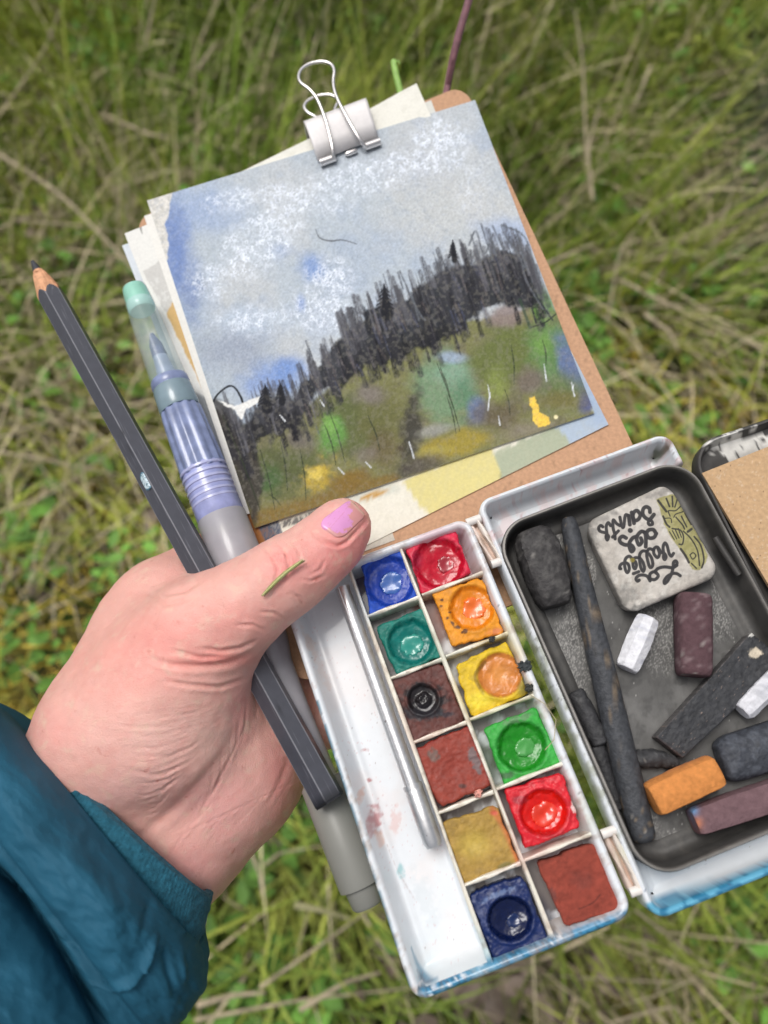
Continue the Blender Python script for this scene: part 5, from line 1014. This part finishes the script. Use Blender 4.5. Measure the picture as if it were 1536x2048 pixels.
def crease(pts, wd, dp, side=0.):
    global disp
    pts = np.asarray(pts, float); best = np.full(len(hV), 1e9); tb_ = np.zeros(len(hV)); sgn = np.zeros(len(hV)); tot = len(pts)-1
    for k in range(tot):
        a, b = pts[k], pts[k+1]; L2 = ((b-a)**2).sum(); t = np.clip(((hu-a[0])*(b[0]-a[0])+(hv-a[1])*(b[1]-a[1]))/L2, 0, 1); d = np.hypot(hu-a[0]-t*(b[0]-a[0]), hv-a[1]-t*(b[1]-a[1])); q = d < best
        cr = (b[0]-a[0])*(hv-a[1])-(b[1]-a[1])*(hu-a[0]); best = np.where(q, d, best); tb_ = np.where(q, (k+t)/tot, tb_); sgn = np.where(q, np.sign(cr), sgn)
    fade = np.sin(np.clip(tb_, .02, .98)*math.pi)**.6; dd = -dp*np.exp(-(best/wd)**2)+dp*.45*np.exp(-((best-wd*2.0)/(wd*1.2))**2)
    disp += dd*fade*facing
crease([(465, 1470), (436, 1520), (401, 1563), (355, 1610), (317, 1643), (262, 1688)], 9, .0004)
crease([(300, 1318), (345, 1330), (386, 1333), (430, 1331), (461, 1326), (506, 1308)], 6, .00065)
crease([(330, 1362), (380, 1370), (440, 1374), (492, 1358)], 4, .0006)
crease([(400, 1296), (440, 1302), (480, 1296), (512, 1282)], 4, .0006)
crease([(345, 1300), (400, 1315), (450, 1312)], 3.5, .0004)
crease([(528, 1096), (545, 1112), (556, 1138), (552, 1170)], 3.6, .0006); crease([(556, 1086), (572, 1106), (580, 1136), (572, 1166)], 3.2, .0006); crease([(585, 1084), (598, 1104), (602, 1130)], 3, .0004); crease([(540, 1098), (556, 1106), (570, 1104)], 3, .0004)
crease([(609, 1214), (600, 1196), (582, 1186)], 3, .0004); crease([(570, 1240), (548, 1226), (520, 1224)], 3, .0004); crease([(530, 1262), (505, 1250), (470, 1250)], 3, .0004)
crease([(618, 1150), (640, 1140), (650, 1120)], 3, .0003); crease([(598, 1158), (622, 1162), (650, 1152)], 3, .0003)
crease([(616, 1052), (630, 1070), (652, 1086), (676, 1092), (694, 1084), (716, 1060), (742, 1032)], 3.6, .0007)
rc = np.random.default_rng(3)
for i in range(20):
    f = i/19.; y0 = 1400+f*220+rc.normal(0, 4); x0 = 120+f*150; x1 = 486-f*150+rc.normal(0, 6); y1 = 1385+f*205
    xm = x0+(x1-x0)*rc.uniform(0, .3); L = rc.uniform(.5, 1.); pts = []
    for q in np.linspace(0, 1, 7): x = xm+(x1-xm)*L*q+(1-L)*(x1-xm)*.6; t_ = (x-x0)/(x1-x0+1e-6); pts.append((x, y0+(y1-y0)*t_+34*math.sin(t_*math.pi)*(1-.2*f)+rc.normal(0, 2.0)))
    crease(pts, rc.uniform(1.8, 3.4), rc.uniform(.00008, .00026)*(.6+.7*f))
for i in range(9):
    x = 500-i*9+rc.normal(0, 4); crease([(x, 1400+i*14), (x-6, 1450+i*16), (x-26, 1500+i*16), (x-50, 1545+i*14)], rc.uniform(1.8, 3), rc.uniform(.00005, .00014))
for i in range(10):
    x = 300+i*26; y = 1700-i*12; crease([(x+rc.normal(0, 6), y+30), (x+40, y-20), (x+100, y-50)], rc.uniform(1.6, 2.6), rc.uniform(.00004, .0001))
crease([(585, 1500), (562, 1560), (530, 1620)], 5, .00012); crease([(330, 1190), (370, 1180), (395, 1165)], 5, .0005); crease([(290, 1180), (330, 1210), (380, 1196)], 5, .0004)
disp += (fbm(hV[:, 0]*90, hV[:, 1]*90, hV[:, 2]*90, s=170)-.5)*.0012+(fbm(hV[:, 0]*700, hV[:, 1]*700, hV[:, 2]*700, o=3, s=171)-.5)*.00016
hV = hV+hN*disp[:, None]
cv = Canvas(hu, hv, lin(214, 160, 138)); B = cv.blob
for a in [(690, 1100, 90, 80, (220, 132, 120), .8), (600, 1140, 90, 60, (222, 136, 122), .6), (560, 1120, 40, 40, (224, 130, 118), .5), (730, 1040, 30, 60, (226, 132, 124), .6), (480, 1240, 110, 60, (222, 142, 124), .55), (340, 1290, 120, 80, (218, 136, 118), .7), (450, 1318, 80, 20, (214, 112, 98), .6), (250, 1340, 120, 90, (220, 148, 128), .5),
          (330, 1480, 160, 80, (216, 172, 150), .7), (280, 1580, 140, 60, (208, 162, 144), .6), (420, 1500, 60, 100, (210, 170, 146), .6), (440, 1620, 90, 110, (222, 158, 142), .7), (560, 1560, 40, 120, (216, 138, 124), .7), (380, 1740, 90, 70, (220, 150, 136), .6), (340, 1130, 60, 60, (222, 162, 142), .5), (400, 1060, 30, 60, (224, 130, 120), .8), (110, 1460, 60, 60, (214, 148, 130), .6), (480, 1420, 26, 80, (222, 150, 134), .6)]:
    B(a[0], a[1], a[2], a[3], lin(*a[4]), a[5], .95, 0, .3, 40)
cv.mix(sstep(.55, .75, fbm(hu/14, hv/14, s=172))*.16, lin(206, 116, 102)); cv.mix(sstep(.55, .75, fbm(hu/10, hv/10, s=173))*.12, lin(228, 188, 166))
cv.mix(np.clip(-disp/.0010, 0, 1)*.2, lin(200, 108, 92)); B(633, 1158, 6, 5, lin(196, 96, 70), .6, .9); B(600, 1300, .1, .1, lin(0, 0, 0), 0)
cv.c *= np.array([1.15, 1.17, 1.38]); cv.mix(np.full(len(hu), .10), lin(226, 184, 172))
skin = mat('skin', (1, 1, 1), .48, 120, .05, 2600, .6, .0003, .38, vc=True, sss=.15, spots=[(tuple(lin(226, 186, 168)), 260, .56, .2), (tuple(lin(196, 112, 100)), 420, .66, .2)])
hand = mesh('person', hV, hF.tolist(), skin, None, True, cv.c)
tag(hand, 'left hand in a teal jacket sleeve holding the pencil, brush, board and paint box', 'person')

FH = field(HP)
def raycast(u, v, lift=0.):
    u = np.asarray(u, float); v = np.asarray(v, float); d = np.stack([(u-768)/FP, -(v-1024)/FP, -np.ones_like(u)], -1) @ RM.T; d /= np.linalg.norm(d, axis=-1)[..., None]
    o = np.array([0, 0, CH]); t = np.full(u.shape, .12); best = np.full(u.shape, 9.); bt = t.copy()
    for _ in range(90):
        f = FH(o+t[..., None]*d)-lift; k = f < best; bt = np.where(k, t, bt); best = np.where(k, f, best); t = t+np.clip(f, -.01, .02)*.85
    p = o+np.where(abs(best) < .0006, np.where(abs(FH(o+t[..., None]*d)-lift) < .0005, t, bt), bt)[..., None]*d
    return p
# thumbnail: a curved plate seated on the tip
S_, T_2 = np.meshgrid(np.linspace(-1, 1, 44), np.linspace(0, 1, 50), indexing='ij')
bl_, br_, tl_, tr_ = np.array([628, 1046]), np.array([682, 1084]), np.array([702, 993]), np.array([738, 1029])
sr = S_*np.sqrt(np.clip(1-((.28-T_2)/.30)**2*(T_2 < .28), 0, 1))*np.where(T_2 > .82, np.sqrt(np.clip(1-((T_2-.82)/.205)**2, 0, 1)), 1)
tb2 = T_2+.0*sr
Lf = bl_+(tl_-bl_)*tb2[..., None]; Rt = br_+(tr_-br_)*tb2[..., None]; uv = Lf*(.5-.5*sr[..., None])+Rt*(.5+.5*sr[..., None])
np_ = raycast(uv[..., 0], uv[..., 1], .00035); eps = 1e-4
nrm_ = np.stack([(FH(np_+np.eye(3)[i]*eps)-FH(np_-np.eye(3)[i]*eps))/(2*eps) for i in range(3)], -1)
edge = np.maximum(abs(S_), abs(T_2*2-1)); np_ = np_-nrm_*(.0007*sstep(.86, 1, edge))[..., None]
nV = np_.reshape(-1, 3); nu_, nv_ = PX(nV); cv = Canvas(nu_, nv_, lin(216, 150, 148))
cv.mix(sstep(.86, .93, T_2.ravel())*.8, lin(226, 190, 170)); cv.mix((T_2.ravel() < .1)*.5, lin(226, 176, 170))
cv.poly([(635, 1046), (660, 1014), (680, 1000), (702, 999), (697, 1012), (706, 1020), (696, 1033), (707, 1052), (692, 1057), (686, 1068), (672, 1066), (659, 1058), (645, 1062)], lin(222, 152, 204), 1, 1, 7, 7, seed=3)
cv.mix((noise((nu_*.75+nv_*.66)/2.2, (nv_*.75-nu_*.66)/16, s=175) > .82)*(cv.c[:, 2] > .5)*.5, lin(206, 130, 160))
nailm = mat('nail', (1, 1, 1), .22, 300, .03, 300, .1, .0002, .5, vc=True, coat=.5)
mesh('thumbnail', nV, grid_faces(44, 50)[:, ::-1].tolist(), nailm, hand, True, cv.c)
# grass needle stuck on the thumb
nd = mat('grass_seed', (1, 1, 1), .45, 900, .2, 900, .3, .0002, .4, vc=True)
t_ = np.linspace(0, 1, 16); uu = 524+(607-524)*t_; vv = 1192+(1122-1192)*t_-5*np.sin(t_*math.pi)
for side, nm in ((0, 'needle'),):
    Pn = raycast(uu, vv, .0007); Pn[:, 2] += np.linspace(.0002, .0010, 16)
    root = tube(nm, Pn, .00046*np.sin(np.clip(t_*.92+.03, 0, 1)*math.pi)**.5+.00008, 10, nd, None, flat=.55, col=lin(150, 150, 88)); tag(root, 'narrow green brown grass needle stuck on the thumb knuckle', 'grass needle')
    Pn2 = Pn+[.00015, .0001, .00026]; tube('needle_vein', Pn2, .00011, 6, nd, root, col=lin(214, 212, 150)); tube('needle_vein', Pn2+[.0004, -.0003, -.0001], .00014, 6, nd, root, col=lin(92, 92, 44))

# ================================================================== JACKET SLEEVE
cloth = mat('jacket_shell', lin(36, 90, 114), .68, 60, .12, 2600, .5, .0003, .22); ribm = mat('jacket_cuff', lin(42, 98, 118), .9, 900, .25, 2600, .9, .0004, .15, sheen=.1)
def loft(name, rings, m, nr, na_, dispf, parent, ex=2.0, fw=.004):
    K = np.linspace(0, 1, len(rings)); q = np.linspace(0, 1, nr); R_ = []
    L3 = np.array([W(*r[0], r[2]/1000) for r in rings]); R3 = np.array([W(*r[1], r[2]/1000) for r in rings]); hb = np.array([r[3] for r in rings])/1000
    def cr(A_):  # smooth interpolation
        A_ = np.asarray(A_, float); A2 = A_.reshape(len(rings), -1); out = []
        for x in q:
            f = x*(len(rings)-1); i = min(int(f), len(rings)-2); t = f-i; p0, p1, p2, p3 = A2[max(i-1, 0)], A2[i], A2[i+1], A2[min(i+2, len(rings)-1)]
            out.append(.5*((2*p1)+(-p0+p2)*t+(2*p0-5*p1+4*p2-p3)*t*t+(-p0+3*p1-3*p2+p3)*t**3))
        return np.array(out).reshape((nr,)+A_.shape[1:])
    L3, R3, hb = cr(L3), cr(R3), cr(hb); a = np.linspace(0, 2*math.pi, na_, endpoint=False); ca, sa = np.cos(a), np.sin(a)
    ca = np.sign(ca)*abs(ca)**(2/ex); sa = np.sign(sa)*abs(sa)**(2/ex)
    Cn, Hx = (L3+R3)/2, (R3-L3)/2; P_ = Cn[:, None]+Hx[:, None]*ca[None, :, None]+np.array([0, 0, 1.])*(hb[:, None]*sa[None])[..., None]
    fd = np.stack([-Hx[:, 1], Hx[:, 0], 0*Hx[:, 0]], -1); fd /= np.linalg.norm(fd, axis=1)[:, None]; P_ = P_+fd[:, None]*(np.clip(sa, 0, 1)*fw)[None, :, None]
    nn = P_-Cn[:, None]; nn /= np.linalg.norm(nn, axis=-1)[..., None]; u, v = PX(P_); P_ = P_+nn*dispf(u, v, P_, q[:, None]+0*a[None], a[None]+0*q[:, None])[..., None]
    V = P_.reshape(-1, 3); I, J = np.meshgrid(np.arange(nr-1), np.arange(na_), indexing='ij'); J2 = (J+1) % na_
    F = np.stack([I*na_+J, (I+1)*na_+J, (I+1)*na_+J2, I*na_+J2], -1).reshape(-1, 4)
    return mesh(name, V, F.tolist(), m, parent, True)
def dc(u, v, P_, q, a): return .00004*np.sin(a*150)+(fbm(u/14, v/14, s=180)-.5)*.0009
loft('cuff', [((112, 1504), (408, 1780), -13, 18.0), ((100, 1494), (416, 1786), -13, 19.0), ((96, 1492), (418, 1790), -13, 19.5), ((72, 1476), (421, 1800), -13, 21.5), ((62, 1474), (412, 1836), -13, 22), ((52, 1470), (400, 1880), -13, 22), ((30, 1460), (380, 1930), -13, 22)], ribm, 60, 900, dc, hand)
def dj(u, v, P_, q, a):
    x, y, z = P_[..., 0], P_[..., 1], P_[..., 2]
    big = (fbm(u/150, v/150, o=2, s=181)-.5)*.005; along = (noise((u*.72+v*.69)/190, (u*.69-v*.72)/60, s=182)-.5)*.003; near = np.exp(-(q/.06)**2)
    gather = (noise((u*.66+v*.75)/14, (u*.75-v*.66)/50, s=183)-.5)*.0030*np.exp(-(q/.10)**2)*sstep(250, 360, u)
    fold = 0
    for (x0, y0, x1, y1, w_, h_) in [(195, 1985, 290, 1940, 6, .0022), (290, 1940, 312, 1870, 6, .0020), (360, 1900, 372, 1960, 7, .0018), (20, 1600, 150, 1760, 26, .0016), (150, 1700, 230, 1830, 22, .0014), (330, 1900, 350, 1990, 8, -.0014), (120, 1910, 145, 1900, 7, -.0012), (300, 1800, 280, 1880, 9, -.0010)]:
        L2 = (x1-x0)**2+(y1-y0)**2; t = np.clip(((u-x0)*(x1-x0)+(v-y0)*(y1-y0))/L2, 0, 1); d = np.hypot(u-x0-t*(x1-x0), v-y0-t*(y1-y0)); fold = fold+h_*np.exp(-(d/w_)**2)*np.sin(np.clip(t, .05, .95)*math.pi)**.5
    seam = 0; pl = [(-60, 1690), (0, 1758), (60, 1832), (130, 1925), (215, 2062), (240, 2110)]; bd = np.full(u.shape, 1e9)
    for (x0, y0), (x1, y1) in zip(pl[:-1], pl[1:]):
        t = np.clip(((u-x0)*(x1-x0)+(v-y0)*(y1-y0))/((x1-x0)**2+(y1-y0)**2), 0, 1); bd = np.minimum(bd, np.hypot(u-x0-t*(x1-x0), v-y0-t*(y1-y0)))
    seam = -(.0130*np.exp(-(bd/11)**2)+.0035*np.exp(-(bd/42)**2))*(np.sin(a) > 0)
    crump = (fbm((u*.72+v*.69)/46, (u*.69-v*.72)/30, o=3, s=188)-.5)*.0022
    return (big+along*.6+crump)*sstep(0, .10, q)+gather+fold+seam
JW = .0085
loft('jacket_sleeve', [((58, 1472), (397, 1884), -12, 22.6), ((50, 1462), (404, 1893), -12, 24.5), ((20, 1430), (412, 1925), -11, 28), ((-30, 1400), (412, 1980), -8, 31), ((-80, 1420), (385, 2030), -6, 31.5), ((-110, 1450), (350, 2070), -5, 29), ((-135, 1440), (325, 2090), -5, 19.5), ((-145, 1450), (315, 2105), -5, 19), ((-200, 1530), (270, 2180), -3, 30), ((-260, 1560), (240, 2250), 0, 35), ((-330, 1640), (200, 2350), 3, 36), ((-420, 1720), (120, 2480), 5, 35), ((-620, 1900), (0, 2750), 6, 37), ((-900, 2200), (-180, 3150), 8, 39)], cloth, 380, 560, dj, hand, 2.1, fw=.0066)

# thin hair fibre bridging box and lid
fb = tube('fibre', [W(1058, 1388, 0), W(1090, 1408, .002), W(1112, 1440, .002), W(1108, 1480, .0015), W(1090, 1500, .001)], .00012, 5, mat('fibre', lin(170, 160, 130), .5), None); tag(fb, 'fine curled fibre caught between box edge and lid', 'fibre')

# every top-level mesh gets its origin at the foot of its own shape
bpy.context.view_layer.update()
for o in list(C.objects):
    if o.type == 'MESH' and o.parent is None and o.get('kind') is None:
        me = o.data; n_ = len(me.vertices); co = np.empty(n_*3); me.vertices.foreach_get('co', co); co = co.reshape(-1, 3)
        c_ = (co.min(0)+co.max(0))/2; c_[2] = co[:, 2].min(); me.transform(Matrix.Translation(-Vector(c_))); o.location = Vector(c_)
        for ch in o.children: ch.matrix_parent_inverse = Matrix.Translation(-Vector(c_))
